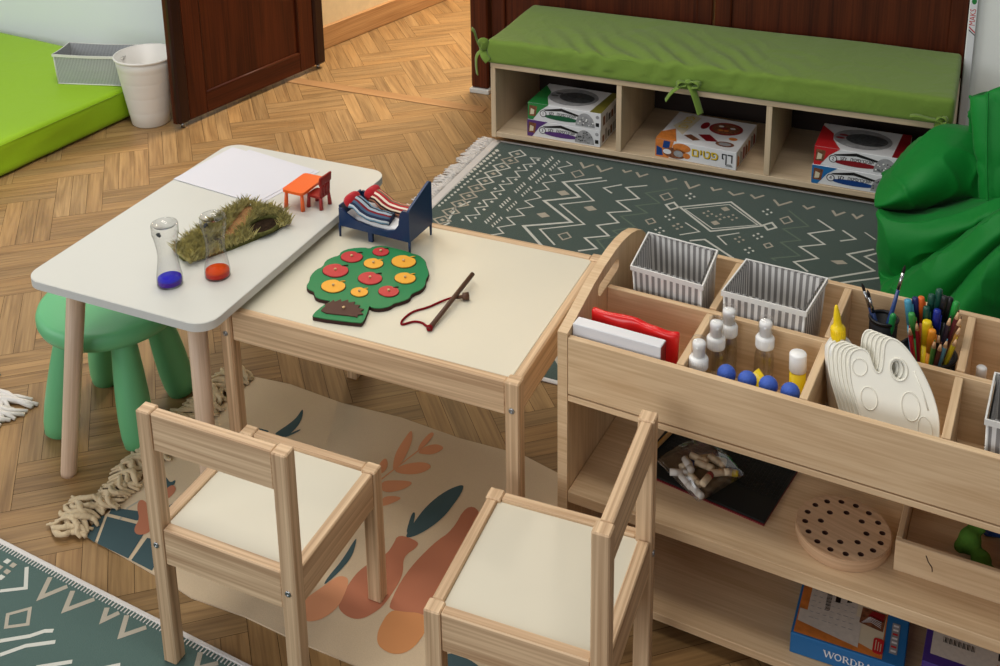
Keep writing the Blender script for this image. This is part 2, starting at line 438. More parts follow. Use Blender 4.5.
        bpy.data.objects.remove(o); bpy.data.curves.remove(cu); bpy.data.meshes.remove(me)
        return s
    def build(s, name, mats, parent=None, normals=True, tone=None):
        me = bpy.data.meshes.new(name)
        me.from_pydata([tuple(p) for p in s.v], [], s.f)
        for m in (mats if isinstance(mats, (list, tuple)) else [mats]): me.materials.append(MAT[m] if isinstance(m, str) else m)
        ul = me.uv_layers.new(name='UVMap')
        i = 0; flat = []
        for u in s.uv:
            for a in u: flat += [a[0], a[1]]
        ul.data.foreach_set('uv', flat)
        me.polygons.foreach_set('material_index', s.mi); me.polygons.foreach_set('use_smooth', s.sm)
        if tone is not None:
            at = me.color_attributes.new('tone', 'FLOAT_COLOR', 'CORNER')
            d = []
            for p, t in zip(me.polygons, tone): d += list(t) * p.loop_total
            at.data.foreach_set('color', d)
        if normals:
            bm = bmesh.new(); bm.from_mesh(me); bmesh.ops.recalc_face_normals(bm, faces=bm.faces[:]); bm.to_mesh(me); bm.free()
        me.update()
        o = bpy.data.objects.new(name, me); COL.objects.link(o)
        if parent: o.parent = parent
        return o

def tag(o, label=None, cat=None, group=None, kind=None):
    if label: o['label'] = label
    if cat: o['category'] = cat
    if group: o['group'] = group
    if kind: o['kind'] = kind
    return o
def thing(name, label, cat, loc=(0, 0, 0), rz=0, group=None, M=None):
    o = bpy.data.objects.new(name, None); COL.objects.link(o)
    o.empty_display_size = .05
    if M is not None: o.matrix_world = M
    else: o.location = loc; o.rotation_euler = (0, 0, rz)
    return tag(o, label, cat, group)
def struct(o): o['kind'] = 'structure'; return o
def kids(o): return [c for c in COL.objects if c.parent == o]
def dup(o, label, loc=None, rz=None, M=None):
    r = o.copy(); COL.objects.link(r); r['label'] = label
    if M is not None: r.matrix_world = M
    else:
        if loc is not None: r.location = loc
        if rz is not None: r.rotation_euler = (0, 0, rz)
    for ch in kids(o):
        c = ch.copy(); COL.objects.link(c); c.parent = r
        for g in kids(ch):
            d = g.copy(); COL.objects.link(d); d.parent = c
    return r
def Tr(x, y, z): return Matrix.Translation((x, y, z))
def Rz(a): return Matrix.Rotation(a, 4, 'Z')
def Rx(a): return Matrix.Rotation(a, 4, 'X')
def Ry(a): return Matrix.Rotation(a, 4, 'Y')
def rpoly(x0, y0, x1, y1, r, n=8):
    P = []
    for cx, cy, a0 in ((x1 - r, y0 + r, -90), (x1 - r, y1 - r, 0), (x0 + r, y1 - r, 90), (x0 + r, y0 + r, 180)):
        for k in range(n + 1):
            a = RAD(a0 + 90 * k / n); P.append((cx + r * math.cos(a), cy + r * math.sin(a)))
    return P
def ell(cx, cy, rx, ry, n=24, rot=0):
    c, s = math.cos(rot), math.sin(rot)
    return [(cx + rx * math.cos(2 * PI * k / n) * c - ry * math.sin(2 * PI * k / n) * s, cy + rx * math.cos(2 * PI * k / n) * s + ry * math.sin(2 * PI * k / n) * c) for k in range(n)]
def smoothpts(P, it=2, closed=True):
    for _ in range(it):
        Q = []; n = len(P)
        for i in range(n if closed else n - 1):
            a, b = P[i], P[(i + 1) % n]
            Q.append(tuple(a[k] * .75 + b[k] * .25 for k in range(len(a)))); Q.append(tuple(a[k] * .25 + b[k] * .75 for k in range(len(a))))
        if not closed: Q = [P[0]] + Q + [P[-1]]
        P = Q
    return P
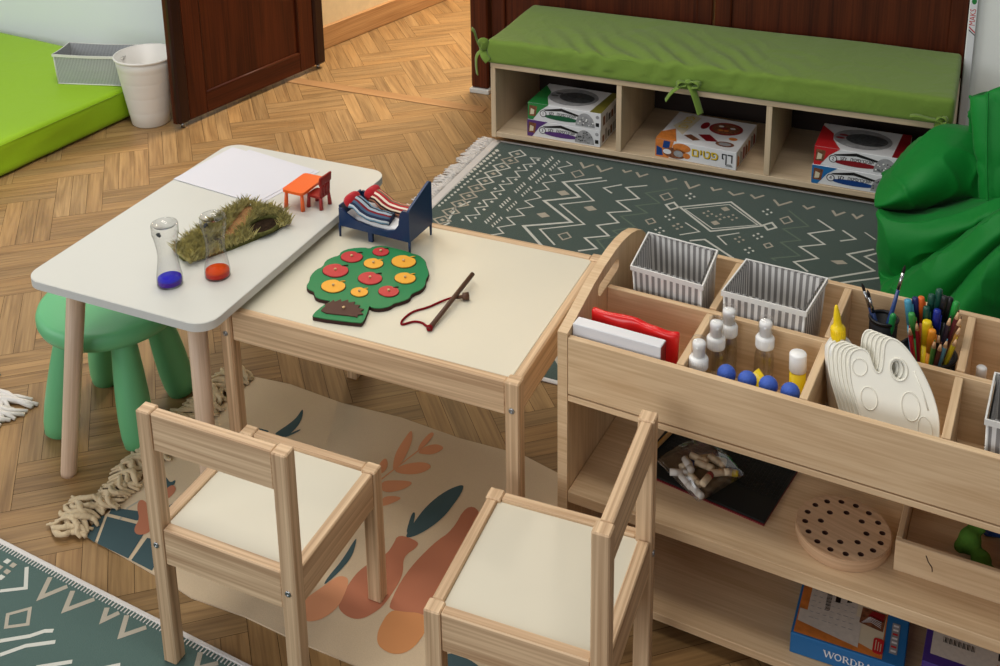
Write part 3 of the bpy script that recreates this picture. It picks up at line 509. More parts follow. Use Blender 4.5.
# traced rug motifs, metres on the floor
RUGD={'G':([('w',0.007,1,[(-1.416,3.368),(-1.39,3.403),(-1.356,3.372),(-1.385,3.338)]),('t',0.007,1,[(-1.419,3.31),(-1.393,3.344),(-1.36,3.314),(-1.388,3.281)]),('w',0.007,1,[(-1.426,3.255),(-1.401,3.289),(-1.368,3.26),(-1.395,3.227)]),('w',0.007,1,[(-1.431,3.195),(-1.406,3.228),(-1.373,3.2),(-1.4,3.168)]),('w',0.007,1,[(-1.434,3.137),(-1.409,3.169),(-1.376,3.142),(-1.403,3.11)]),('t',0.007,1,[(-1.437,3.079),(-1.412,3.111),(-1.38,3.084),(-1.407,3.053)]),('t',0.007,1,[(-1.439,3.02),(-1.414,3.051),(-1.383,3.026),(-1.409,2.995)]),('t',0.007,1,[(-1.441,2.96),(-1.417,2.991),(-1.386,2.966),(-1.412,2.937)]),('t',0.007,1,[(-1.444,2.902),(-1.42,2.932),(-1.39,2.908),(-1.415,2.879)]),('t',0.007,1,[(-1.445,2.843),(-1.422,2.872),(-1.391,2.849),(-1.416,2.821)]),('w',0.006,0,[(-1.301,3.368),(-1.334,3.36),(-1.301,3.322),(-1.337,3.3),(-1.308,3.264),(-1.343,3.243),(-1.312,3.209),(-1.349,3.187),(-1.316,3.155),(-1.352,3.132),(-1.322,3.102),(-1.355,3.072),(-1.321,3.04),(-1.357,3.013),(-1.327,2.981),(-1.36,2.956),(-1.328,2.922),(-1.364,2.898),(-1.331,2.866)]),('w',0.006,0,[(-1.213,3.378),(-1.186,3.358),(-1.221,3.32),(-1.19,3.29),(-1.227,3.257),(-1.195,3.225),(-1.228,3.195),(-1.193,3.161),(-1.231,3.127),(-1.197,3.098),(-1.234,3.058),(-1.196,3.032),(-1.237,2.997),(-1.201,2.968),(-1.245,2.936),(-1.205,2.904),(-1.246,2.868),(-1.216,2.842),(-1.257,2.809)]),('w',0.011,0,[(-1.065,3.305),(-1.17,3.227),(-1.087,3.148),(-1.18,3.082),(-1.055,2.983),(-1.178,2.906),(-1.086,2.816)]),('w',0.007,0,[(-1.044,3.292),(-1.127,3.225),(-1.038,3.141),(-1.126,3.078),(-1.015,2.985),(-1.126,2.906),(-1.053,2.835)]),('t',0.006,1,[(-0.859,3.254),(-0.84,3.28),(-0.819,3.252),(-0.838,3.227)]),('t',0.006,1,[(-1.169,3.304),(-1.15,3.33),(-1.125,3.3),(-1.144,3.274)]),('t',0.006,1,[(-1.064,2.895),(-1.046,2.918),(-1.025,2.895),(-1.042,2.872)]),('t',0.006,1,[(-0.855,3.079),(-0.84,3.098),(-0.824,3.078),(-0.839,3.059)]),('w',0.009,1,[(-0.826,3.199),(-0.807,3.224),(-0.786,3.197),(-0.805,3.173)]),('w',0.009,1,[(-0.528,3.183),(-0.508,3.207),(-0.491,3.181),(-0.511,3.158)]),('t',0.006,1,[(-0.49,3.24),(-0.471,3.264),(-0.454,3.237),(-0.473,3.214)]),('t',0.006,1,[(-0.505,3.067),(-0.492,3.082),(-0.48,3.066),(-0.494,3.05)]),('t',0.01,0,[(-1.167,3.389),(-1.143,3.353),(-1.121,3.389)]),('t',0.01,0,[(-1.109,3.385),(-1.082,3.348),(-1.056,3.389)]),('t',0.01,0,[(-1.021,3.387),(-1.008,3.372),(-0.992,3.392)]),('t',0.01,0,[(-0.974,3.386),(-0.955,3.358),(-0.936,3.388)]),('t',0.01,0,[(-0.884,3.39),(-0.864,3.356),(-0.841,3.388)]),('t',0.01,0,[(-0.812,3.381),(-0.787,3.337),(-0.763,3.375)]),('w',0.008,0,[(-0.991,3.281),(-1.037,3.237),(-1.002,3.211)]),('w',0.008,0,[(-0.915,3.306),(-0.973,3.266),(-0.913,3.208),(-0.972,3.166),(-0.913,3.119),(-0.974,3.082),(-0.925,3.034),(-0.978,2.993),(-0.927,2.946),(-0.987,2.907),(-0.935,2.862),(-0.98,2.828)]),('d',0.007,0,[(-0.821,3.323),(-0.905,3.252),(-0.846,3.203),(-0.909,3.158),(-0.863,3.126),(-0.93,3.075),(-0.873,3.028),(-0.925,2.979),(-0.894,2.96),(-0.951,2.91),(-0.907,2.86)]),('w',0.006,0,[(-0.743,3.11),(-0.691,3.071),(-0.739,3.03)]),('w',0.009,1,[(-0.783,3.201),(-0.647,3.293),(-0.53,3.176),(-0.662,3.086)]),('w',0.005,1,[(-0.766,3.194),(-0.648,3.275),(-0.544,3.177),(-0.66,3.103)]),('w',0.006,0,[(-0.583,3.108),(-0.636,3.064),(-0.601,3.024)]),('w',0.009,0,[(-0.704,3.007),(-0.666,3.031),(-0.548,2.941)]),('t',0.01,0,[(-0.726,3.37),(-0.714,3.351),(-0.693,3.372)]),('t',0.01,0,[(-0.67,3.362),(-0.65,3.342),(-0.623,3.37)]),('t',0.01,0,[(-0.602,3.366),(-0.585,3.346),(-0.563,3.376)]),('t',0.01,0,[(-0.53,3.359),(-0.509,3.326),(-0.477,3.367)]),('d',0.007,0,[(-0.476,3.304),(-0.406,3.226),(-0.471,3.181),(-0.414,3.132),(-0.463,3.098),(-0.401,3.041),(-0.47,2.997),(-0.457,2.988)]),('w',0.008,0,[(-0.388,3.278),(-0.336,3.23),(-0.399,3.181),(-0.348,3.134),(-0.41,3.093),(-0.353,3.046),(-0.41,3.001),(-0.367,2.963)]),('t',0.01,0,[(-0.442,3.353),(-0.427,3.336),(-0.409,3.36)]),('t',0.01,0,[(-0.356,3.354),(-0.342,3.325),(-0.32,3.357)]),('t',0.01,0,[(-0.299,3.354),(-0.284,3.33),(-0.269,3.359)]),('w',0.008,0,[(-0.312,3.238),(-0.271,3.199),(-0.31,3.17)]),('w',0.006,0,[(-0.252,3.25),(-0.219,3.217)]),('w',0.009,0,[(-0.217,3.158),(-0.281,3.101),(-0.204,3.037),(-0.313,2.947),(-0.284,2.92)]),('w',0.008,0,[(-0.202,3.144),(-0.235,3.106),(-0.205,3.084)]),('w',0.009,0,[(-0.18,3.009),(-0.281,2.935),(-0.253,2.911)])],[('t',[(-1.396,3.368),(-1.39,3.382),(-1.376,3.373),(-1.382,3.361)]),('t',[(-1.399,3.31),(-1.394,3.323),(-1.379,3.315),(-1.385,3.303)]),('t',[(-1.406,3.255),(-1.401,3.269),(-1.387,3.261),(-1.392,3.249)]),('t',[(-1.411,3.195),(-1.406,3.208),(-1.392,3.2),(-1.397,3.189)]),('t',[(-1.414,3.137),(-1.409,3.15),(-1.395,3.142),(-1.401,3.131)]),('t',[(-1.417,3.079),(-1.412,3.091),(-1.399,3.084),(-1.404,3.073)]),('t',[(-1.419,3.021),(-1.414,3.033),(-1.401,3.026),(-1.406,3.015)]),('t',[(-1.422,2.961),(-1.417,2.973),(-1.404,2.966),(-1.409,2.955)]),('t',[(-1.425,2.903),(-1.42,2.914),(-1.407,2.908),(-1.413,2.897)]),('t',[(-1.426,2.843),(-1.422,2.855),(-1.409,2.849),(-1.414,2.838)]),('w',[(-1.471,3.371),(-1.464,3.382),(-1.452,3.368),(-1.46,3.358)]),('w',[(-1.445,3.339),(-1.44,3.347),(-1.432,3.337),(-1.437,3.329)]),('w',[(-1.472,3.347),(-1.466,3.358),(-1.454,3.344),(-1.461,3.334)]),('w',[(-1.447,3.316),(-1.442,3.323),(-1.434,3.314),(-1.439,3.306)]),('w',[(-1.474,3.323),(-1.467,3.334),(-1.456,3.32),(-1.463,3.31)]),('w',[(-1.448,3.292),(-1.443,3.3),(-1.435,3.29),(-1.441,3.283)]),('w',[(-1.475,3.299),(-1.469,3.311),(-1.457,3.297),(-1.464,3.287)]),('w',[(-1.45,3.269),(-1.445,3.277),(-1.437,3.267),(-1.442,3.26)]),('w',[(-1.477,3.276),(-1.47,3.287),(-1.459,3.274),(-1.466,3.264)]),('w',[(-1.451,3.246),(-1.446,3.254),(-1.439,3.244),(-1.444,3.237)]),('w',[(-1.478,3.253),(-1.472,3.264),(-1.46,3.251),(-1.467,3.241)]),('w',[(-1.453,3.223),(-1.448,3.231),(-1.44,3.222),(-1.445,3.214)]),('w',[(-1.48,3.23),(-1.473,3.241),(-1.462,3.228),(-1.469,3.218)]),('w',[(-1.455,3.201),(-1.45,3.208),(-1.442,3.199),(-1.447,3.192)]),('w',[(-1.481,3.208),(-1.474,3.219),(-1.463,3.205),(-1.47,3.196)]),('w',[(-1.456,3.179),(-1.451,3.186),(-1.444,3.177),(-1.449,3.17)]),('w',[(-1.482,3.185),(-1.476,3.196),(-1.465,3.183),(-1.472,3.174)]),('w',[(-1.458,3.157),(-1.453,3.164),(-1.445,3.155),(-1.45,3.148)]),('w',[(-1.484,3.163),(-1.477,3.174),(-1.466,3.161),(-1.473,3.152)]),('w',[(-1.459,3.135),(-1.454,3.142),(-1.447,3.133),(-1.452,3.126)]),('w',[(-1.485,3.141),(-1.479,3.152),(-1.468,3.139),(-1.475,3.13)]),('w',[(-1.461,3.113),(-1.456,3.121),(-1.448,3.112),(-1.453,3.105)]),('w',[(-1.487,3.12),(-1.48,3.13),(-1.469,3.118),(-1.476,3.108)]),('w',[(-1.462,3.092),(-1.457,3.099),(-1.45,3.091),(-1.455,3.083)]),('w',[(-1.488,3.098),(-1.482,3.108),(-1.471,3.096),(-1.477,3.087)]),('w',[(-1.463,3.071),(-1.459,3.078),(-1.451,3.069),(-1.456,3.062)]),('w',[(-1.489,3.077),(-1.483,3.087),(-1.472,3.075),(-1.479,3.066)]),('w',[(-1.465,3.05),(-1.46,3.057),(-1.453,3.048),(-1.458,3.041)]),('w',[(-1.491,3.056),(-1.484,3.066),(-1.473,3.054),(-1.48,3.045)]),('w',[(-1.466,3.029),(-1.462,3.036),(-1.454,3.028),(-1.459,3.021)]),('w',[(-1.492,3.035),(-1.486,3.045),(-1.475,3.033),(-1.482,3.024)]),('w',[(-1.468,3.008),(-1.463,3.015),(-1.456,3.007),(-1.46,3.0)]),('w',[(-1.493,3.014),(-1.487,3.024),(-1.476,3.012),(-1.483,3.003)]),('w',[(-1.469,2.988),(-1.464,2.995),(-1.457,2.987),(-1.462,2.98)]),('w',[(-1.494,2.993),(-1.488,3.003),(-1.478,2.992),(-1.484,2.983)]),('w',[(-1.471,2.968),(-1.466,2.975),(-1.459,2.967),(-1.463,2.96)]),('w',[(-1.496,2.973),(-1.49,2.983),(-1.479,2.972),(-1.486,2.963)]),('w',[(-1.472,2.948),(-1.467,2.954),(-1.46,2.947),(-1.465,2.94)]),('w',[(-1.497,2.953),(-1.491,2.963),(-1.48,2.951),(-1.487,2.943)]),('w',[(-1.473,2.928),(-1.469,2.935),(-1.461,2.927),(-1.466,2.92)]),('w',[(-1.315,3.295),(-1.312,3.306),(-1.302,3.298),(-1.306,3.289)]),('w',[(-1.347,3.268),(-1.345,3.279),(-1.334,3.271),(-1.338,3.263)]),('w',[(-1.323,3.185),(-1.32,3.195),(-1.31,3.187),(-1.314,3.179)]),('w',[(-1.356,3.156),(-1.353,3.166),(-1.343,3.158),(-1.346,3.151)]),('w',[(-1.329,3.068),(-1.326,3.078),(-1.316,3.071),(-1.32,3.063)]),('w',[(-1.359,3.099),(-1.357,3.109),(-1.347,3.102),(-1.35,3.094)]),('w',[(-1.333,3.011),(-1.33,3.021),(-1.32,3.014),(-1.324,3.006)]),('w',[(-1.364,2.986),(-1.361,2.996),(-1.351,2.989),(-1.355,2.982)]),('w',[(-1.334,2.954),(-1.332,2.964),(-1.322,2.957),(-1.326,2.95)]),('w',[(-1.336,2.895),(-1.334,2.904),(-1.325,2.897),(-1.328,2.89)]),('w',[(-1.367,2.868),(-1.365,2.877),(-1.355,2.871),(-1.359,2.864)]),('w',[(-1.31,3.35),(-1.307,3.361),(-1.297,3.353),(-1.301,3.344)]),('w',[(-1.275,3.393),(-1.272,3.398),(-1.258,3.381),(-1.261,3.376)]),('w',[(-1.243,3.373),(-1.24,3.378),(-1.229,3.364),(-1.231,3.359)]),('w',[(-1.276,3.375),(-1.274,3.38),(-1.259,3.364),(-1.262,3.359)]),('w',[(-1.244,3.356),(-1.242,3.361),(-1.23,3.347),(-1.232,3.342)]),('w',[(-1.277,3.358),(-1.275,3.363),(-1.26,3.347),(-1.263,3.341)]),('w',[(-1.245,3.339),(-1.243,3.344),(-1.231,3.33),(-1.233,3.325)]),('w',[(-1.279,3.341),(-1.276,3.346),(-1.262,3.33),(-1.264,3.324)]),('w',[(-1.246,3.322),(-1.244,3.327),(-1.232,3.313),(-1.235,3.308)]),('w',[(-1.28,3.323),(-1.277,3.329),(-1.263,3.313),(-1.265,3.307)]),('w',[(-1.248,3.305),(-1.245,3.31),(-1.234,3.296),(-1.236,3.291)]),('w',[(-1.282,3.279),(-1.279,3.284),(-1.265,3.268),(-1.268,3.263)]),('w',[(-1.25,3.261),(-1.248,3.266),(-1.236,3.252),(-1.238,3.247)]),('w',[(-1.283,3.262),(-1.28,3.267),(-1.266,3.252),(-1.269,3.247)]),('w',[(-1.251,3.245),(-1.249,3.249),(-1.238,3.236),(-1.24,3.231)]),('w',[(-1.284,3.246),(-1.281,3.251),(-1.267,3.235),(-1.27,3.23)]),('w',[(-1.252,3.228),(-1.25,3.233),(-1.239,3.219),(-1.241,3.215)]),('w',[(-1.285,3.229),(-1.282,3.234),(-1.268,3.219),(-1.271,3.214)]),('w',[(-1.254,3.212),(-1.251,3.217),(-1.24,3.203),(-1.242,3.199)]),('w',[(-1.286,3.213),(-1.283,3.218),(-1.269,3.203),(-1.272,3.198)]),('w',[(-1.255,3.196),(-1.253,3.201),(-1.241,3.187),(-1.243,3.183)]),('w',[(-1.289,3.173),(-1.286,3.178),(-1.272,3.163),(-1.275,3.158)]),('w',[(-1.258,3.156),(-1.256,3.161),(-1.244,3.148),(-1.247,3.143)]),('w',[(-1.29,3.157),(-1.287,3.162),(-1.274,3.147),(-1.276,3.142)]),('w',[(-1.259,3.14),(-1.257,3.145),(-1.246,3.132),(-1.248,3.127)]),('w',[(-1.291,3.141),(-1.288,3.146),(-1.275,3.131),(-1.277,3.127)]),('w',[(-1.26,3.125),(-1.258,3.129),(-1.247,3.117),(-1.249,3.112)]),('w',[(-1.292,3.126),(-1.29,3.13),(-1.276,3.116),(-1.278,3.111)]),('w',[(-1.261,3.109),(-1.259,3.114),(-1.248,3.101),(-1.25,3.097)]),('w',[(-1.293,3.11),(-1.291,3.115),(-1.277,3.101),(-1.279,3.096)]),('w',[(-1.262,3.094),(-1.26,3.099),(-1.249,3.086),(-1.251,3.081)]),('w',[(-1.293,3.058),(-1.29,3.063),(-1.277,3.049),(-1.279,3.044)]),('w',[(-1.263,3.043),(-1.261,3.047),(-1.25,3.035),(-1.252,3.03)]),('w',[(-1.294,3.043),(-1.291,3.048),(-1.278,3.034),(-1.28,3.029)]),('w',[(-1.264,3.028),(-1.262,3.032),(-1.251,3.02),(-1.253,3.016)]),('w',[(-1.295,3.028),(-1.292,3.033),(-1.279,3.019),(-1.281,3.014)]),('w',[(-1.265,3.013),(-1.263,3.017),(-1.252,3.005),(-1.254,3.001)]),('w',[(-1.296,3.013),(-1.293,3.018),(-1.28,3.004),(-1.283,3.0)]),('w',[(-1.266,2.998),(-1.264,3.003),(-1.253,2.991),(-1.255,2.986)]),('w',[(-1.297,2.998),(-1.294,3.003),(-1.281,2.99),(-1.284,2.985)]),('w',[(-1.267,2.984),(-1.265,2.988),(-1.254,2.976),(-1.256,2.972)]),('w',[(-1.295,2.944),(-1.292,2.949),(-1.279,2.936),(-1.281,2.931)]),('w',[(-1.265,2.93),(-1.263,2.934),(-1.252,2.923),(-1.254,2.918)]),('w',[(-1.296,2.93),(-1.293,2.934),(-1.28,2.921),(-1.282,2.917)]),('w',[(-1.266,2.916),(-1.264,2.92),(-1.253,2.909),(-1.255,2.904)]),('w',[(-1.297,2.916),(-1.294,2.92),(-1.281,2.907),(-1.283,2.903)]),('w',[(-1.267,2.902),(-1.265,2.906),(-1.255,2.895),(-1.257,2.89)]),('w',[(-1.298,2.902),(-1.295,2.906),(-1.282,2.893),(-1.284,2.889)]),('w',[(-1.268,2.888),(-1.266,2.892),(-1.256,2.881),(-1.258,2.877)]),('w',[(-1.299,2.888),(-1.296,2.892),(-1.283,2.879),(-1.285,2.875)]),('w',[(-1.269,2.874),(-1.267,2.878),(-1.257,2.867),(-1.259,2.863)]),('t',[(-1.166,3.154),(-1.145,3.173),(-1.12,3.153),(-1.141,3.135)]),('t',[(-1.053,3.088),(-1.032,3.106),(-1.009,3.087),(-1.029,3.07)]),('t',[(-1.171,2.992),(-1.15,3.01),(-1.126,2.992),(-1.146,2.975)]),('w',[(-0.811,3.123),(-0.807,3.13),(-0.801,3.123),(-0.805,3.117)]),('w',[(-0.802,3.139),(-0.798,3.146),(-0.792,3.139),(-0.796,3.133)]),('w',[(-0.787,3.125),(-0.783,3.132),(-0.777,3.125),(-0.781,3.119)]),('w',[(-0.796,3.109),(-0.792,3.115),(-0.786,3.109),(-0.79,3.103)]),('t',[(-0.773,3.077),(-0.769,3.084),(-0.763,3.077),(-0.768,3.071)]),('t',[(-0.765,3.093),(-0.76,3.099),(-0.755,3.093),(-0.759,3.087)]),('t',[(-0.75,3.079),(-0.746,3.085),(-0.74,3.079),(-0.745,3.073)]),('t',[(-0.759,3.064),(-0.755,3.07),(-0.749,3.063),(-0.753,3.057)]),('w',[(-0.816,3.033),(-0.812,3.039),(-0.806,3.033),(-0.81,3.027)]),('w',[(-0.807,3.049),(-0.803,3.055),(-0.797,3.049),(-0.802,3.043)]),('w',[(-0.793,3.035),(-0.789,3.041),(-0.783,3.035),(-0.787,3.029)]),('w',[(-0.801,3.02),(-0.797,3.026),(-0.791,3.02),(-0.796,3.014)]),('w',[(-0.789,3.283),(-0.784,3.29),(-0.778,3.283),(-0.783,3.276)]),('w',[(-0.78,3.301),(-0.775,3.307),(-0.769,3.3),(-0.774,3.293)]),('w',[(-0.764,3.285),(-0.76,3.292),(-0.754,3.284),(-0.759,3.278)]),('w',[(-0.774,3.268),(-0.769,3.275),(-0.763,3.267),(-0.768,3.261)]),('t',[(-0.668,3.241),(-0.654,3.256),(-0.638,3.239),(-0.652,3.224)]),('t',[(-0.675,3.142),(-0.662,3.157),(-0.646,3.141),(-0.66,3.126)]),('t',[(-0.711,3.19),(-0.707,3.197),(-0.701,3.19),(-0.706,3.183)]),('t',[(-0.702,3.207),(-0.698,3.213),(-0.692,3.206),(-0.697,3.2)]),('t',[(-0.688,3.192),(-0.683,3.199),(-0.678,3.192),(-0.682,3.185)]),('t',[(-0.697,3.176),(-0.692,3.182),(-0.687,3.175),(-0.691,3.169)]),('t',[(-0.672,3.184),(-0.668,3.19),(-0.662,3.183),(-0.667,3.177)]),('t',[(-0.663,3.2),(-0.659,3.206),(-0.653,3.2),(-0.658,3.193)]),('t',[(-0.649,3.185),(-0.644,3.192),(-0.639,3.185),(-0.644,3.179)]),('t',[(-0.658,3.169),(-0.654,3.176),(-0.648,3.169),(-0.653,3.162)]),('t',[(-0.638,3.195),(-0.633,3.201),(-0.628,3.194),(-0.632,3.188)]),('t',[(-0.628,3.211),(-0.624,3.217),(-0.618,3.211),(-0.623,3.204)]),('t',[(-0.614,3.196),(-0.61,3.203),(-0.605,3.196),(-0.609,3.19)]),('t',[(-0.624,3.18),(-0.619,3.186),(-0.614,3.18),(-0.618,3.173)]),('w',[(-0.546,3.108),(-0.542,3.114),(-0.537,3.107),(-0.541,3.101)]),('w',[(-0.537,3.123),(-0.532,3.129),(-0.527,3.123),(-0.532,3.117)]),('w',[(-0.524,3.11),(-0.519,3.116),(-0.514,3.109),(-0.519,3.103)]),('w',[(-0.533,3.094),(-0.529,3.1),(-0.524,3.094),(-0.528,3.088)]),('w',[(-0.552,3.016),(-0.547,3.022),(-0.542,3.016),(-0.547,3.01)]),('w',[(-0.543,3.031),(-0.538,3.037),(-0.533,3.031),(-0.538,3.025)]),('w',[(-0.53,3.018),(-0.526,3.024),(-0.521,3.018),(-0.525,3.012)]),('w',[(-0.539,3.003),(-0.535,3.009),(-0.53,3.003),(-0.534,2.997)]),('w',[(-0.55,3.269),(-0.545,3.275),(-0.54,3.268),(-0.544,3.262)]),('w',[(-0.54,3.286),(-0.535,3.292),(-0.53,3.285),(-0.535,3.278)]),('w',[(-0.526,3.27),(-0.522,3.277),(-0.517,3.27),(-0.521,3.263)]),('w',[(-0.536,3.254),(-0.531,3.26),(-0.526,3.253),(-0.531,3.247)]),('t',[(-0.775,3.076),(-0.77,3.082),(-0.765,3.076),(-0.769,3.07)]),('t',[(-0.766,3.092),(-0.762,3.098),(-0.756,3.092),(-0.76,3.085)]),('t',[(-0.751,3.078),(-0.747,3.084),(-0.742,3.078),(-0.746,3.072)]),('t',[(-0.76,3.062),(-0.756,3.069),(-0.75,3.062),(-0.755,3.056)]),('t',[(-0.591,3.068),(-0.586,3.074),(-0.581,3.068),(-0.586,3.062)]),('t',[(-0.582,3.083),(-0.577,3.089),(-0.572,3.083),(-0.577,3.077)]),('t',[(-0.569,3.07),(-0.564,3.076),(-0.559,3.07),(-0.563,3.064)]),('t',[(-0.578,3.055),(-0.573,3.061),(-0.568,3.054),(-0.572,3.048)]),('t',[(-0.32,3.046),(-0.289,3.061),(-0.273,3.046),(-0.299,3.033)])]),'L':([('t',0.0115,0,[(-1.49,1.286),(-1.471,1.241),(-1.444,1.282)]),('t',0.0115,0,[(-1.427,1.278),(-1.408,1.237),(-1.376,1.279)]),('t',0.0115,0,[(-1.341,1.273),(-1.328,1.247),(-1.313,1.273)]),('t',0.0115,0,[(-1.296,1.274),(-1.275,1.233),(-1.246,1.267)]),('t',0.0115,0,[(-1.124,1.263),(-1.11,1.232),(-1.082,1.257)]),('w',0.009,0,[(-1.55,1.287),(-1.513,1.247),(-1.552,1.222)]),('t',0.008,1,[(-1.497,1.187),(-1.47,1.214),(-1.447,1.185),(-1.478,1.164)]),('w',0.01,0,[(-1.394,1.193),(-1.408,1.186),(-1.424,1.167),(-1.465,1.137)]),('w',0.01,0,[(-1.373,1.176),(-1.415,1.148),(-1.442,1.115)]),('w',0.01,0,[(-1.316,1.156),(-1.365,1.121)]),('w',0.01,0,[(-1.235,1.185),(-1.263,1.162)])],[('w',[(-1.602,1.278),(-1.601,1.288),(-1.589,1.287),(-1.59,1.277)]),('t',[(-1.582,1.259),(-1.582,1.268),(-1.569,1.267),(-1.57,1.257)]),('w',[(-1.581,1.243),(-1.581,1.253),(-1.569,1.252),(-1.57,1.242)]),('t',[(-1.603,1.26),(-1.603,1.27),(-1.591,1.269),(-1.592,1.258)]),('t',[(-1.583,1.275),(-1.583,1.285),(-1.571,1.284),(-1.572,1.274)])]),'N':([('t',0.006,0,[(-1.469,1.519),(-1.478,1.492),(-1.47,1.456),(-1.461,1.436),(-1.438,1.422),(-1.414,1.422),(-1.397,1.437)]),('o',0.004,0,[(-1.045,1.77),(-1.03,1.825),(-1.014,1.883),(-1.008,1.923)])],[('s',[(-1.508,1.479),(-1.442,1.495),(-1.412,1.487),(-1.438,1.47),(-1.502,1.463)]),('s',[(-1.5,1.455),(-1.435,1.462),(-1.398,1.469),(-1.4,1.448),(-1.385,1.383),(-1.467,1.389)]),('s',[(-1.509,1.397),(-1.513,1.449),(-1.506,1.455),(-1.474,1.389)]),('s',[(-1.387,1.441),(-1.341,1.448),(-1.323,1.377),(-1.377,1.382)]),('p',[(-1.472,1.517),(-1.463,1.524),(-1.427,1.505),(-1.391,1.461),(-1.398,1.445),(-1.413,1.439),(-1.428,1.45),(-1.435,1.477),(-1.459,1.497)]),('p',[(-1.438,1.538),(-1.442,1.582),(-1.427,1.582),(-1.417,1.566),(-1.419,1.54)]),('s',[(-1.477,1.593),(-1.465,1.598),(-1.445,1.585),(-1.441,1.6),(-1.433,1.585),(-1.438,1.57),(-1.454,1.57)]),('s',[(-1.404,1.518),(-1.404,1.534),(-1.397,1.545),(-1.393,1.532),(-1.397,1.518)]),('s',[(-1.323,1.91),(-1.31,1.891),(-1.299,1.859),(-1.298,1.828),(-1.304,1.804),(-1.332,1.803),(-1.328,1.823),(-1.321,1.846),(-1.317,1.875)]),('s',[(-1.287,1.845),(-1.285,1.838),(-1.3,1.809),(-1.308,1.806),(-1.3,1.823)]),('s',[(-1.386,1.809),(-1.369,1.809),(-1.35,1.811),(-1.346,1.805),(-1.365,1.803)]),('o',[(-1.06,1.943),(-1.046,1.921),(-1.036,1.892),(-1.028,1.84),(-1.031,1.813),(-1.036,1.808),(-1.049,1.838),(-1.056,1.864),(-1.059,1.901)]),('o',[(-1.007,1.95),(-1.005,1.936),(-1.006,1.908),(-1.013,1.876),(-1.021,1.906),(-1.017,1.95)]),('o',[(-1.014,1.877),(-1.005,1.906),(-0.985,1.921),(-0.964,1.915),(-0.976,1.888),(-0.996,1.878)]),('o',[(-1.036,1.808),(-1.02,1.836),(-0.986,1.858),(-0.961,1.851),(-0.977,1.819),(-1.013,1.803)]),('o',[(-1.072,1.813),(-1.068,1.839),(-1.05,1.816),(-1.049,1.791),(-1.058,1.784)]),('o',[(-1.044,1.768),(-1.005,1.787),(-0.976,1.793),(-0.987,1.763),(-1.022,1.736)]),('o',[(-1.017,1.728),(-0.995,1.741),(-0.976,1.741),(-0.997,1.709),(-1.007,1.704)]),('s',[(-0.881,1.83),(-0.874,1.812),(-0.873,1.783),(-0.877,1.723),(-0.895,1.674),(-0.914,1.648),(-0.924,1.649),(-0.925,1.689),(-0.923,1.741),(-0.907,1.795)]),('s',[(-0.925,1.652),(-0.941,1.711),(-0.935,1.717),(-0.923,1.684),(-0.921,1.672)]),('p',[(-0.85,1.774),(-0.82,1.777),(-0.782,1.699),(-0.762,1.599),(-0.758,1.524),(-0.826,1.479),(-0.863,1.48),(-0.873,1.485),(-0.881,1.566),(-0.865,1.657),(-0.846,1.7)]),('p',[(-0.939,1.65),(-0.892,1.648),(-0.89,1.631),(-0.9,1.608),(-0.898,1.591),(-0.886,1.569),(-0.88,1.543),(-0.88,1.492),(-0.885,1.468),(-0.901,1.439),(-0.924,1.432),(-0.949,1.44),(-0.958,1.452),(-0.964,1.489),(-0.965,1.528),(-0.955,1.56),(-0.935,1.593),(-0.935,1.62)]),('o',[(-0.972,1.511),(-0.965,1.499),(-0.961,1.484),(-0.954,1.445),(-0.966,1.411),(-0.984,1.396),(-0.993,1.396),(-1.014,1.4),(-1.021,1.418),(-1.02,1.438),(-1.005,1.476),(-0.995,1.506),(-0.983,1.513)]),('c',[(-0.866,1.479),(-0.84,1.484),(-0.811,1.495),(-0.788,1.484),(-0.785,1.444),(-0.793,1.41),(-0.815,1.394),(-0.843,1.398),(-0.856,1.41),(-0.865,1.434)]),('s',[(-1.011,1.612),(-1.001,1.591),(-0.992,1.558),(-0.996,1.515),(-1.005,1.476),(-1.009,1.494),(-1.005,1.547)]),('s',[(-0.743,1.437),(-0.69,1.441),(-0.651,1.425),(-0.711,1.379)])])}
# ================================================================== SETTING
def make_floor():
    w = .147; pw = .049; ang = RAD(40)
    c, s = math.cos(ang), math.sin(ang)
    cx, cy = -2.737, 2.630
    a0 = cx * c + cy * s; b0 = -cx * s + cy * c + w
    m = MB(); tone = []
    m.add([(-6, -1.5, -.004), (3.5, -1.5, -.004), (3.5, 8, -.004), (-6, 8, -.004)], [[0, 1, 2, 3]], None, 1); tone.append((1, 1, 1, 1))
    rnd = random.Random(3)
    def plank(u0, v0, u1, v1, horiz):
        g = .0005
        q = [(u0 + g, v0 + g), (u1 - g, v0 + g), (u1 - g, v1 - g), (u0 + g, v1 - g)]
        P = [((a + a0) * c - (b + b0) * s, (a + a0) * s + (b + b0) * c, 0) for a, b in q]
        ou, ov = rnd.uniform(0, 90), rnd.uniform(0, 90)
        if horiz: uv = [(ou + a - u0, ov + b - v0) for a, b in q]
        else: uv = [(ou + b - v0, ov + a - u0) for a, b in q]
        k = rnd.gauss(1.0, .075) * (.93 if horiz else 1.02); h = rnd.gauss(0, .02)
        m.add(P, [[0, 1, 2, 3]], [uv], 0); tone.append((k * (1 + h), k, k * (1 - h * 1.5), 1))
    for i in range(-40, 60):
        for j in range(-40, 60):
            x = (i * w + a0) * c - (j * w + b0) * s; y = (i * w + a0) * s + (j * w + b0) * c
            if not (-4.6 < x < 1.3 and .5 < y < 5.8): continue
            k = (i - j) % 4
            if k == 0:
                for t in range(3): plank(i * w, j * w + t * pw, (i + 2) * w, j * w + (t + 1) * pw, True)
            elif k == 3:
                for t in range(3): plank(i * w + t * pw, j * w, i * w + (t + 1) * pw, (j + 2) * w, False)
    struct(m.build('floor', ['floor', 'gap'], tone=tone, normals=False))
make_floor()
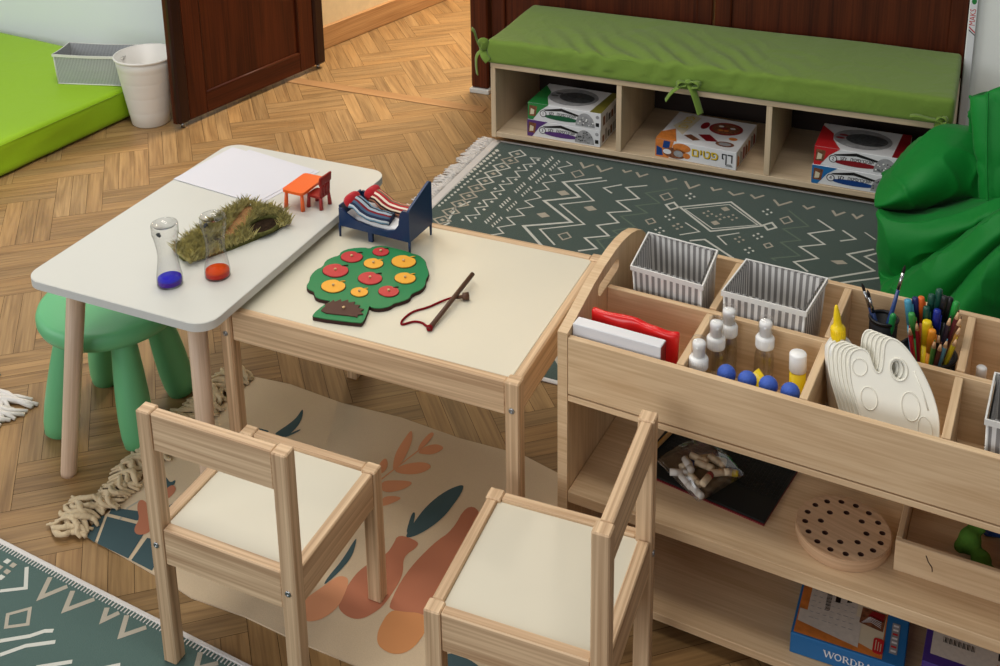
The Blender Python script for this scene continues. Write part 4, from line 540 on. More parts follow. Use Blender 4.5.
def sbox(name, c, d, mat, g=2, bev=0, R=None):
    m = MB(); m.box(c, d, g, bev, 0, R); return struct(m.build(name, mat))
# wall pieces either side of the wide doorway
sbox('wall_back', (-3.86, 3.77, 1.35), (2.48, .52, 2.7), 'wallblue')
sbox('wall_left', (-5.15, 1.6, 1.35), (.1, 4.4, 2.7), 'wallblue')
sbox('wall_right', (.737, 3.90, 1.35), (1.56, .14, 2.7), 'wallwhite')
# corridor beyond the doorway
a = math.atan2(.857, .184)
m = MB(); m.T = Tr(-2.58, 4.03, 0) @ Rz(a); m.box((1.5, .06, 1.35), (3.0, .1, 2.7), 2)
struct(m.build('wall_corridor', 'wallwarm'))
m = MB(); m.T = Tr(-2.58, 4.03, 0) @ Rz(a); m.box((1.5, .004, .052), (3.0, .014, .104), 0, .004)
struct(m.build('baseboard_corridor', 'base'))
m = MB(); m.box((-1.0, 6.0, 1.35), (3.6, .1, 2.7), 2); struct(m.build('wall_corridor_end', 'wallwarm'))
# flush strip of wood across the doorway
m = MB(); m.box((-2.08, 3.695, .0015), (.86, .055, .002), 0, .0006); struct(m.build('trim_1', 'thresh'))
# timber post of the doorway with its little plinth
d3 = MB(); d3.box((-1.737, 3.875, 1.06), (.072, .055, 2.08), 2, .006)
d3 = struct(d3.build('trim_2', 'mahog'))
m = MB(); m.box((-1.737, 3.872, .01), (.082, .066, .02), 0, .003); m.build('post_shoe', 'edgegrey', d3)
# closed timber doors behind the bench
def panel_door(name, x0, x1):
    t = MB(); w = x1 - x0
    t.box(((x0 + x1) / 2, 3.905, 1.06), (w - .004, .03, 2.08), 2, .003)
    o = struct(t.build(name, 'mahog'))
    fr = MB()
    for x in (x0 + .03, x1 - .03): fr.box((x, 3.885, 1.06), (.056, .02, 2.08), 2, .004)
    fr.box(((x0 + x1) / 2, 3.885, .09), (w - .12, .02, .15), 0, .004)
    fr.build('door_stile', 'mahog', o)
    return o
panel_door('door_2', -1.698, -.852)
panel_door('door_3', -.848, -.0415)
# open door leaf
def leaf():
    p0 = Vector((-2.612, 3.108)); p1 = Vector((-2.462, 3.885)); d = p1 - p0; L = d.length; an = math.atan2(d.y, d.x)
    T = Tr(p0.x, p0.y, .020) @ Rz(an)   # local x along leaf, -y faces the room
    m = MB(); m.T = T
    m.box((L / 2, .016, 1.05), (L, .022, 2.1), 2, .002)
    o = struct(m.build('door_1', 'mahog'))
    st = MB(); st.T = T
    st.box((.10, .002, 1.05), (.085, .010, 2.1), 2, .003); st.box((L - .10, .002, 1.05), (.085, .010, 2.1), 2, .003)
    st.box((L / 2, .002, .04), (L - .286, .010, .08), 0, .003); st.box((L / 2, .002, 2.04), (L - .286, .010, .12), 0, .003)
    st.build('door_stile', 'mahog', o)
    bd = MB(); bd.T = T
    x0, x1, z0, z1 = .1425, L - .1425, .08, 1.98
    for (a_, b_) in (((x0, z0), (x1, z0)), ((x0, z1), (x1, z1)), ((x0, z0), (x0, z1)), ((x1, z0), (x1, z1))):
        bd.tube([(a_[0], .003, a_[1]), (b_[0], .003, b_[1])], .007, 8)
    bd.build('door_moulding', 'mahog', o)
    e = MB(); e.T = T
    for x in (.028, L - .028): e.box((x, .006, 1.05), (.056, .036, 2.1), 2, .008)
    e.build('door_edge_strip', 'mahogdk', o)
    f = MB(); f.T = T
    for x in (.03, L - .03): f.lathe([(0, -.0195), (.008, -.0195), (.008, .0), (0, .0)], 12, c=(x, .008, 0))
    f.build('door_bolt', 'screw', o)
leaf()

# ================================================================== RUGS
def add_pattern(m, data, z, idx, sm=False):
    for c, w, cl, pts in data[0]: m.ribbon(pts, w * .82, z, bool(cl), idx[c])
    k = 0
    for c, pts in data[1]:
        k += 1
        if sm and k > 4: pts = smoothpts(pts, 2)
        m.poly([(x, y, z + .0002 + .00003 * (k % 7)) for x, y in pts], idx[c])
def clip_x(data, x0, x1, y0, y1): return data
def fringe_part(parent, x0, y0, x1, y1, out, n, ln, mat='fringe', seed=1, th=1.0):
    """knotted yarn fringe along an edge from (x0,y0) to (x1,y1), pointing along out"""
    r = random.Random(seed); m = MB()
    d = Vector((x1 - x0, y1 - y0)); L = d.length; d.normalize(); o = Vector(out).normalized()
    for k in range(n):
        t = (k + .5) / n * L; b = Vector((x0, y0)) + d * t
        for q in range(3):
            sw = r.uniform(-.35, .35); l = ln * r.uniform(.75, 1.15); pts = []
            for i in range(5):
                f = i / 4
                p = b + o * (l * f) + d * (sw * l * f * f + .006 * math.sin(6 * f + k + q) + (q - 1) * .004)
                pts.append((p.x, p.y, .005 + .006 * math.sin(PI * f) * r.uniform(.4, 1.2)))
            m.tube(pts, [.0035 * th, .004 * th, .0035 * th, .003 * th, .0022 * th], 6)
    m.build('fringe', mat, parent)
IDX = {'w': 1, 't': 2, 'd': 3}
# green kilim by the bench
g = MB(); x0, x1, y0, y1 = -1.497, .42, 2.225, 3.452
g.box(((x0 + x1) / 2, (y0 + y1) / 2, .003), (x1 - x0, y1 - y0, .006), 0, .002)
add_pattern(g, RUGD['G'], .0064, IDX)
# unseen half of the pattern carries on with the same motifs
for k in range(9):
    yy = 2.32 + k * .075
    g.ribbon([(-1.42 + .02 * (k % 2), yy), (-1.39 - .02 * (k % 2), yy + .07)], .007, .0064, False, 1)
for k in range(7):
    x = -.9 + k * .17
    g.ribbon([(x, 2.27), (x + .04, 2.32), (x + .08, 2.27)], .011, .0064, False, 2)
rug = g.build('area_rug', ['rug', 'rw', 'rt', 'rd'])
tag(rug, 'dark green flatweave rug with white zigzags in front of the long bench', 'rug')
b = MB()
b.box((x0 + .004, (y0 + y1) / 2, .0042), (.03, y1 - y0, .008), 1, .003)
for y in (y0 + .004, y1 - .004): b.box(((x0 + x1) / 2, y, .0042), (x1 - x0, .012, .008), 0, .003)
b.build('border', 'fringe', rug)
fringe_part(rug, x0 - .008, y0, x0 - .008, y1, (-1, 0), 70, .055, seed=4)
# teal rug at the front left
t_ = MB(); an = RAD(-4.2)
t_.T = Tr(-1.649, 1.318, 0) @ Rz(an)
t_.box((.25, -.45, .0021), (1.5, .9, .0042), 0, .0015); t_.T = Matrix()
add_pattern(t_, RUGD['L'], .0045, IDX)
for k in range(16):
    x = -1.95 + k * .11; t_.ribbon([(x, .52), (x + .03, .47), (x + .07, .51)], .011, .0045, False, 2)
    t_.ribbon([(x, .72), (x + .055, .80), (x + .11, .72)], .009, .0045, False, 1); t_.ribbon([(x, .84), (x + .055, .92), (x + .11, .84)], .007, .0045, False, 1)
    if k % 3 == 0: t_.ribbon(ell(x + .02, .62, .035, .025, 4), .008, .0045, True, 2)
rug2 = t_.build('area_rug', ['rugt', 'rw', 'rt', 'rd'])
tag(rug2, 'teal flatweave rug with tan chevrons, under the front chair leg', 'rug')
b = MB(); b.T = Tr(-1.649, 1.318, 0) @ Rz(an)
b.box((.25, -.001, .0030), (1.5, .010, .006), 0, .002)
for k in range(190): b.box((-.48 + k * .0078, -.011, .0048), (.0022, .011, .0012), 1)
b.build('border', 'fringe', rug2)
# corner of a third rug at the left, only its fringe shows
q = MB(); q.box((-2.50, 1.58, .003), (.86, .30, .006), 0, .002)
q.box((-2.08, 1.58, .0068), (.02, .28, .001), 1, 0, 1)
rug3 = q.build('area_rug', ['rugt', 'rw'])
tag(rug3, 'small rug at left edge showing only its knotted white fringe', 'rug')
fringe_part(rug3, -2.07, 1.46, -2.07, 1.67, (.9, -.04), 17, .150, seed=9, th=2.0)
# beige runner with vases and leaves
def runner():
    n = MB()
    # slightly wavy near and far edges
    near = [(-1.508, 1.398), (-1.40, 1.385), (-1.28, 1.368), (-1.215, 1.356), (-1.10, 1.360), (-.98, 1.352), (-.85, 1.350), (-.72, 1.350), (-.62, 1.352)]
    far = [(-.62, 1.938), (-.71, 1.938), (-.80, 1.962), (-.95, 1.958), (-1.10, 1.970), (-1.25, 1.962), (-1.40, 1.975), (-1.50, 1.965)]
    n.prism(near + far, .0005, .0040, 0)
    add_pattern(n, RUGD['N'], .0044, {'s': 1, 'o': 2, 'p': 3, 'c': 4, 't': 5}, True)
    r = n.build('runner_rug', ['run', 'ns', 'no', 'np', 'nc', 'rt'])
    tag(r, 'beige cotton runner printed with terracotta vases and dark leaves under the chairs', 'rug')
    # thick crumpled tassels at its left end
    rn = random.Random(5); k_ = MB()
    for i in range(13):
        t = i / 12; bx, by_ = -1.53 - .012 * math.sin(i * 1.9), 1.40 + t * .54
        l = .080 + rn.uniform(-.015, .02)
        for s_ in range(6):
            pts = []; a0 = rn.uniform(-.5, .5)
            for q in range(8):
                f = q / 7
                pts.append((bx + .030 - l * f + rn.uniform(-.006, .006), by_ + (s_ - 2.5) * .0075 + .012 * math.sin(6.5 * f + a0 * 4 + i), .005 + (.008 + .004 * (s_ % 3)) * math.sin(PI * f) + rn.uniform(0, .004)))
            pts = smoothpts(pts, 1, False)
            rr = [.0026 + .0042 * math.sin(PI * min(1, (q + 1) / len(pts))) * rn.uniform(.7, 1.2) for q in range(len(pts))]
            k_.tube(pts, rr, 8, 0, True, False, .75)
    k_.build('tassel_edge', 'ruffle', r)
runner()

# ================================================================== TABLES, CHAIRS, STOOL
def screw(parent, c, axis='y'):
    m = MB(); R = Rx(PI / 2) if axis == 'y' else Ry(PI / 2)
    m.T = Tr(*c) @ R
    m.lathe([(0, -.002), (.0055, -.002), (.0055, .0012), (.004, .002), (.0018, .002), (.0018, .0008), (0, .0008)], 16)
    return m.build('screw', 'screw', parent)
def wood_table():
    t = thing('activity_table', 'low pine table with cream top holding the apple tree puzzle and toy bed', 'table', (-1.291, 1.601, 0))
    L, D, H, q = .63, .48, .45, .027
    for x in (q / 2, L - q / 2):
        for y in (q / 2, D - q / 2):
            lo = .0050 if y < .1 else 0
            m = MB(); m.box((x, y, (H + lo) / 2), (q, q, H - lo), 2, .0025); lg = m.build('leg', 'pine', t)
            if lo: screw(lg, (x, -.0005, H - .055))
    for y, s in ((.0125, 1), (D - .0125, -1)):
        m = MB(); m.box((L / 2, y, H - .036), (L - 2 * q - .001, .018, .066), 0, .002); m.build('apron_rail', 'pine', t)
    for x in (.0125, L - .0125):
        m = MB(); m.box((x, D / 2, H - .036), (.018, D - 2 * q - .001, .066), 1, .002); m.build('apron_rail', 'pine', t)
    m = MB(); m.box((L / 2, D / 2, H - .0085), (L - .044, D - .044, .008), 0, .001); m.build('tabletop', 'cream', t)
wood_table()
def chair(label):
    W, D, S, H, q = .2855, .286, .28, .503, .027
    t = thing('chair', label, 'chair', (-1.171, 1.222, .0052), RAD(.2), 'low pine chairs with cream seats')
    for x in (q / 2, W - q / 2):
        m = MB(); m.box((x, q / 2, H / 2), (q, q, H), 2, .0022); screw(m.build('leg', 'pine', t), (x, -.0005, S - .034))
        m = MB(); m.box((x, D - q / 2, S / 2), (q, q, S), 2, .0022); m.build('leg', 'pine', t)
    m = MB(); m.box((W / 2, .0125, H - .036), (W - 2 * q - .001, .019, .070), 0, .002); m.build('backrest', 'pine', t)
    for y in (.0125, D - .0125):
        m = MB(); m.box((W / 2, y, S - .036), (W - 2 * q - .001, .019, .070), 0, .002); m.build('seat_rail', 'pine', t)
    for x in (.0125, W - .0125):
        m = MB(); m.box((x, D / 2, S - .036), (.019, D - 2 * q - .001, .070), 1, .002); m.build('seat_rail', 'pine', t)
    m = MB(); m.box((W / 2, D / 2, S - .0095), (W - .044, D - .044, .006), 0, .001); m.build('seat', 'cream', t)
    return t
c1 = chair('pine chair with cream seat seen from behind, its back towards the viewer')
dup(c1, 'pine chair with cream seat standing sideways, back against the art shelf', (-.39, 1.263, .0052), PI / 2 + .042)
def white_table():
    x0, x1, y0, y1, z1, th = -1.690, -1.237, 1.495, 2.205, .480, .018
    t = thing('side_table', 'white round-cornered table on round wooden legs, bottles and paper on it', 'table', ((x0 + x1) / 2, (y0 + y1) / 2, 0))
    o = Vector(t.location)
    m = MB(); m.T = Tr(-o.x, -o.y, 0)
    P = rpoly(x0, y0, x1, y1, .042, 10); Q = rpoly(x0 + .0015, y0 + .0015, x1 - .0015, y1 - .0015, .0405, 10)
    m.prism(Q, z1 - .0006, z1, 0); m.prism(Q, z1 - th, z1 - th + .0006, 0)
    m.prism(P, z1 - th + .0005, z1 - .0005, 1, 1, True)
    m.build('tabletop', ['white', 'edgegrey'], t)
    cx, cy = (x0 + x1) / 2, (y0 + y1) / 2
    for sx in (-1, 1):
        for sy in (-1, 1):
            foot = Vector((cx + sx * .203, cy + sy * .325, 0)); top = Vector((cx + sx * .158, cy + sy * .275, z1 - th))
            if sx > 0: foot = Vector((cx + .172, cy + sy * .322, .0050 if sy < 0 else 0)); top = Vector((cx + .148, cy + sy * .285, z1 - th))
            d = top - foot
            n = MB(); n.tube([foot - o, foot + d * .02 - o, foot + d * .5 - o, top - o], [.0165, .0172, .0185, .0198], 20)
            n.build('leg', 'ash', t)
white_table()
def stool():
    t = thing('stool', 'round green plastic stool tucked under the white table', 'stool', (-1.702, 1.737, 0))
    m = MB(); R = .158
    m.lathe([(0, .262), (.10, .258), (.142, .252), (.153, .258), (R, .270), (R, .281), (.154, .292), (.144, .297), (.10, .295), (0, .294)], 56)
    m.build('seat', 'stool', t)
    for k in range(4):
        a = RAD(56 + 90 * k); n = MB()
        pr = [(0, 0), (.024, 0), (.032, .006), (.036, .03), (.0375, .07), (.0365, .11), (.033, .17), (.028, .23), (.026, .262)]
        pts = []; rr = []
        for r_, z_ in pr[1:]:
            rad = .142 - .050 * (z_ / .262); pts.append((rad * math.cos(a), rad * math.sin(a), z_)); rr.append(r_)
        n.tube(pts, rr, 24); n.build('leg', 'stool', t)
stool()

# ================================================================== BENCH
def bench():
    X0, X1, Y0, Y1 = -1.503, -.047, 3.42, 3.835
    t = thing('storage_bench', 'long low plywood bench with three open compartments under the green cushion', 'bench', ((X0 + X1) / 2, Y0, 0))
    o = Tr(-(X0 + X1) / 2, -Y0, 0)
    def bd(name, c, d, g, mat='benchply'):
        m = MB(); m.T = o; m.box(c, d, g, .0012); return m.build(name, mat, t)
    bd('top_board', ((X0 + X1) / 2, (Y0 + Y1) / 2, .295), (X1 - X0, Y1 - Y0, .018), 0)
    bd('bottom_board', ((X0 + X1) / 2, (Y0 + Y1) / 2, .043), (X1 - X0 - .037, Y1 - Y0, .018), 0)
    for x in (X0 + .009, X1 - .009): bd('side_panel', (x, (Y0 + Y1) / 2, .158), (.018, Y1 - Y0, .254), 2)
    for x in (-1.048, -.568): bd('divider', (x, (Y0 + Y1) / 2 - .002, .169), (.018, Y1 - Y0 - .008, .232), 2)
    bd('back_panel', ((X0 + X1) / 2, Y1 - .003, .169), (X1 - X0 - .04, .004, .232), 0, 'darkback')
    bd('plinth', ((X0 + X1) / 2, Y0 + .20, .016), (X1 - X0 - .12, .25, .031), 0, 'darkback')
bench()
def bow(name, parent, o, knot, ends, mat='cush'):
    m = MB(); m.T = o
    k = Vector(knot)
    m.ball(k, .013, 0, 12, 8, (1, .8, .9))
    for pts in ends:
        P = smoothpts([tuple(k)] + [tuple(p) for p in pts], 2, False)
        m.tube(P, [.0135] * len(P), 8, 0, True, False, .2)
    return m.build(name, mat, parent)
def bench_cushion():
    X0, X1, Y0, Y1, Z0, Z1 = -1.512, -.050, 3.408, 3.842, .3045, .388
    c = Vector(((X0 + X1) / 2, (Y0 + Y1) / 2, (Z0 + Z1) / 2))
    t = thing('bench_cushion', 'long olive green bench cushion with tie bows', 'cushion', tuple(c))
    def fn(p, q):
        p = p.copy(); x = p.x
        f = noise.noise(Vector((x * 3, p.y * 5, 1.3))) * .004
        if q.z > .2: p.z += f + .006 * (1 - q.x ** 4) * (1 - q.y ** 4)
        # gathers running back from the front seam in the middle third
        if q.z > -.2 and q.y < .8:
            w = math.exp(-((x + .16) / .36) ** 2) * max(0, .9 - (q.y + 1) * .55)
            a = math.sin((x * 70 + p.y * 60) + 2.6 * noise.noise(Vector((x * 8, p.y * 4, 4)))) * (.35 + .9 * abs(noise.noise(Vector((x * 5, p.y * 3, 9))))) * 1.3
            p.z += w * .0080 * a * (1 if q.z > .5 else .5)
            if q.y < -.8: p.y += w * .004 * a
        if q.y < -.9: p.y += .004 * noise.noise(Vector((x * 6, 3, p.z * 20)))
        return p
    m = MB(); m.soft((0, 0, 0), (X1 - X0, Y1 - Y0, Z1 - Z0), .013, 260, 48, 12, fn)
    cov = m.build('cover', 'cush', t)
    pip = MB(); r = .0022
    pip.tube([(X0 - c.x + .02, Y0 - c.y + .006, .032), (X1 - c.x - .02, Y0 - c.y + .006, .032)], r, 6); pip.build('seam', 'cush', cov)
    o = Tr(-c.x, -c.y, -c.z)
    bow('tie_bow', t, o, (-1.527, 3.415, .350), [[(-1.545, 3.41, .375), (-1.552, 3.405, .415), (-1.560, 3.40, .425)], [(-1.545, 3.40, .335), (-1.548, 3.40, .300), (-1.546, 3.405, .262)], [(-1.528, 3.395, .385), (-1.508, 3.40, .388), (-1.520, 3.405, .355)], [(-1.515, 3.395, .335), (-1.50, 3.397, .318)]])
    bow('tie_bow', t, o, (-.817, 3.398, .336), [[(-.835, 3.385, .330), (-.865, 3.38, .305), (-.882, 3.378, .275)], [(-.80, 3.385, .322), (-.785, 3.38, .290), (-.770, 3.378, .245)], [(-.845, 3.38, .345), (-.848, 3.38, .325), (-.82, 3.385, .330)], [(-.785, 3.38, .352), (-.772, 3.38, .335), (-.80, 3.385, .328)]])
    bow('tie_bow', t, o, (-.085, 3.395, .325), [[(-.115, 3.385, .330), (-.150, 3.382, .338), (-.165, 3.382, .332)], [(-.075, 3.385, .345), (-.062, 3.385, .330), (-.08, 3.385, .318)], [(-.055, 3.385, .315), (-.040, 3.385, .298)], [(-.09, 3.385, .300), (-.085, 3.385, .28)]])
bench_cushion()
# ================================================================== GAME BOXES ON THE BENCH
FR = Rx(PI / 2)
def uni_box(x, y, z, rz, accent, dark, num, label, pic2=False, top=False, W=.262, D=.19, H=.0605):
    t = MB(); T = Tr(x, y, z) @ Rz(rz); t.T = T
    mats = ['bw', accent, dark, 'bdg', 'bg', 'bblack', 'bbrown', 'bolive', 'bcream', 'capw']
    t.box((W / 2, D / 2, H / 2), (W, D, H), 0, .0012)
    # lid line
    t.T = T @ Tr(0, -.0006, 0) @ FR
    e = .0002
    t.poly([(0, 0, 0), (.018, 0, 0), (.045, H * .62, 0), (.075, H, 0), (0, H, 0)], 1)
    t.poly([(.004, H * .22, e), (.028, H * .22, e), (.034, H * .82, e), (.006, H * .86, e)], 6)
    t.poly([(.008, H * .30, 2 * e), (.022, H * .34, 2 * e), (.024, H * .6, 2 * e), (.011, H * .68, 2 * e)], 8)
    t.poly([(.056, H * .70, e), (.122, H * .93, e), (.196, H * .66, e), (.182, H * .60, e), (.122, H * .76, e), (.064, H * .64, e)], 5)
    t.add([(p[0], p[1], e) for p in ell(.122, H * .33, .062, H * .15)], [list(range(24))], None, 2)
    t.text('\u05d0\u05d5\u05e0\u05d9\u05d1\u05e8\u05e1\u05d9\u05d8\u05d4'[::-1], H * .27, Tr(.140, H * .56, 3 * e), 5, sx=.88, bold=.03)
    t.text('\u05dc\u05d2\u05df'[::-1], H * .27, Tr(.086, H * .53, 3 * e), 5, bold=.03)
    t.add([(p[0], p[1], 2 * e) for p in ell(.056, H * .45, H * .20, H * .20)], [list(range(24))], None, 5)
    t.add([(p[0], p[1], 3 * e) for p in ell(.056, H * .45, H * .16, H * .16)], [list(range(24))], None, 0)
    t.text(num, H * .28, Tr(.056, H * .45, 4 * e), 5)
    # picture of a little speckled robot shell
    dome = [(.175 + .032 + .034 * math.cos(PI * k / 14), H * .10 + H * .78 * math.sin(PI * k / 14), 2 * e) for k in range(15)]
    t.poly(dome, 4)
    rn = random.Random(ord(num))
    for k in range(26):
        a = rn.uniform(.15, PI - .15); r = rn.uniform(.15, .92); s_ = rn.uniform(.001, .003)
        px, py = .207 + .034 * r * math.cos(a), H * .10 + H * .78 * r * math.sin(a)
        t.poly([(px - s_, py - s_, 3 * e), (px + s_, py - s_ * .6, 3 * e), (px + s_ * .8, py + s_, 3 * e), (px - s_ * .7, py + s_ * .8, 3 * e)], 3 if pic2 or k % 2 else 9)
    t.poly([(.244, H * .2, e), (.256, H * .2, e), (.256, H * .42, e), (.244, H * .42, e)], 5)
    t.add([(p[0], p[1], e) for p in ell(.25, H * .75, .006, .006)], [list(range(24))], None, 4)
    # side pictures
    t.T = T @ Tr(W + .0006, 0, 0) @ Rz(PI / 2) @ FR
    for k in range(6):
        a, b = .02 + k * .027, rn.uniform(.2, .5) * H
        t.poly([(a, H * .15, 0), (a + .02, H * .15, 0), (a + .02, b + H * .3, 0), (a, b + H * .3, 0)], (6, 4, 3)[k % 3])
    if top:
        t.T = T @ Tr(0, 0, H + .0006)
        t.poly([(0, 0, 0), (.075, 0, 0), (.045, D * .35, 0), (.04, D * .6, 0), (0, D * .9, 0)], 1)
        t.add([(p[0], p[1], e) for p in ell(.128, D * .52, .086, D * .40)], [list(range(24))], None, 4)
        t.add([(p[0], p[1], 2 * e) for p in ell(.140, D * .52, .062, D * .24)], [list(range(24))], None, 3)
        for px, py in ((.062, .09), (.07, .115)): t.add([(p[0], p[1], 2 * e) for p in ell(px, py, .014, .008)], [list(range(24))], None, 2 if accent == 'bred' else 3)
        t.poly([(.222, .0, e), (W, 0, e), (W, D, e), (.235, D, e)], 7 if accent == 'bgreen' else 2)
    o = t.build('game_box', mats)
    tag(o, label, 'game box', 'boxed games with a black cap emblem')
    return o
zb_ = .0525
uni_box(-1.374, 3.432, zb_, RAD(-1), 'bpurple', 'bpurple', '3', 'white game box with purple corner, bottom of the stack in the bench', True)
uni_box(-1.372, 3.434, zb_ + .0612, RAD(-1.6), 'bgreen', 'bdgreen', '1', 'white game box with green corner, top of the stack in the bench', False, True)
uni_box(-.432, 3.426, zb_, RAD(-1), 'bblue', 'bdblue', '4', 'white game box with blue corner, lower of the two beside the beanbag', True)
uni_box(-.429, 3.430, zb_ + .0612, RAD(-.6), 'bred', 'bdred', '2', 'white game box with red corner, upper of the two beside the beanbag', False, True)
def food_box():
    W, D, H = .266, .245, .062
    T = Tr(-.927, 3.437, zb_) @ Rz(RAD(-3.6)); t = MB(); t.T = T
    t.box((W / 2, D / 2, H / 2), (W, D, H), 0, .0012)
    e = .0002
    t.T = T @ Tr(0, -.0006, 0) @ FR
    t.poly([(0, 0, 0), (.045, 0, 0), (.062, H, 0), (0, H, 0)], 2)
    t.poly([(.004, .004, e), (.026, .006, e), (.022, H * .5, e), (.004, H * .6, e)], 3)
    t.poly([(.024, H * .55, e), (.046, H * .5, e), (.05, H * .95, e), (.028, H * .95, e)], 3)
    t.add([(p[0], p[1], 2 * e) for p in ell(.065, H * .34, .040, H * .30)], [list(range(24))], None, 4)
    t.add([(p[0], p[1], 2 * e) for p in ell(.088, H * .70, .030, H * .24)], [list(range(24))], None, 5)
    t.add([(p[0], p[1], 3 * e) for p in ell(.078, H * .34, .016, H * .18)], [list(range(24))], None, 6)
    t.add([(p[0], p[1], 3 * e) for p in ell(.040, H * .36, .014, H * .14)], [list(range(24))], None, 0)
    t.add([(p[0], p[1], 3 * e) for p in ell(.105, H * .30, .012, H * .16)], [list(range(24))], None, 5)
    ti = '\u05e4\u05d8\u05d9\u05dd'[::-1]
    t.text(ti, H * .66, Tr(.1655, H * .56, 3 * e), 8, sx=1.0, bold=.05)
    t.text(ti, H * .66, Tr(.164, H * .58, 4 * e), 7, sx=1.0, bold=.03)
    h = H * .42; q = H * .36
    t.ribbon([(.238, q + h), (.2545, q + h)], .0040, 3 * e, False, 8); t.ribbon([(.2520, q + h), (.2520, q)], .0036, 3.3 * e, False, 8)
    t.ribbon([(.2200, q + h * .45), (.2240, q + h * .42), (.2215, q + h * .62), (.2215, q + h), (.2335, q + h), (.2335, q - h * .35)], .0036, 3 * e, False, 8)
    t.poly([(.232, H * .14, e), (.256, H * .14, e), (.250, H * .28, e), (.238, H * .28, e)], 6)
    t.T = T @ Tr(W + .0006, 0, 0) @ Rz(PI / 2) @ FR
    for k in range(7):
        a = .008 + k * .032
        t.poly([(a, H * .1, 0), (a + .026, H * .1, 0), (a + .028, H * (.5 + .1 * (k % 3)), 0), (a + .004, H * .8, 0)], (5, 6, 9, 4)[k % 4])
    t.T = T @ Tr(0, 0, H + .0006)
    t.poly([(0, 0, 0), (.07, 0, 0), (.035, .10, 0), (0, .06, 0)], 2)
    t.poly([(.02, .12, e), (.07, .06, e), (.085, .22, e), (.05, .235, e)], 10)
    t.text(ti, .05, Tr(.052, .165, 2 * e) @ Rz(PI / 2), 7)
    t.add([(p[0], p[1], e) for p in ell(.185, .165, .055, .052)], [list(range(24))], None, 9)
    t.add([(p[0], p[1], 2 * e) for p in ell(.185, .165, .046, .042)], [list(range(24))], None, 4)
    for px, py, m_ in ((.165, .18, 0), (.19, .15, 5), (.205, .175, 0), (.18, .165, 9), (.172, .148, 5)): t.add([(p[0], p[1], 3 * e) for p in ell(px, py, .009, .007)], [list(range(24))], None, m_)
    t.poly([(.115, .085, e), (.155, .045, e), (.19, .055, e), (.15, .10, e)], 9)
    t.poly([(.075, .06, e), (.115, .03, e), (.135, .045, e), (.095, .075, e)], 4)
    t.add([(p[0], p[1], e) for p in ell(.215, .045, .03, .02)], [list(range(24))], None, 4)
    t.add([(p[0], p[1], 2 * e) for p in ell(.215, .045, .02, .012)], [list(range(24))], None, 6)
    t.add([(p[0], p[1], e) for p in ell(.228, .095, .014, .012)], [list(range(24))], None, 5)
    t.add([(p[0], p[1], e) for p in ell(.115, .165, .013, .03)], [list(range(24))], None, 9)
    o = t.build('game_box', ['bw', 'bred', 'borange', 'bdblue', 'bbrown', 'borange', 'bg', 'byellow', 'bblack', 'bdred', 'bcream'])
    tag(o, 'white game box with yellow Hebrew title and food pictures, bench middle compartment', 'game box')
food_box()

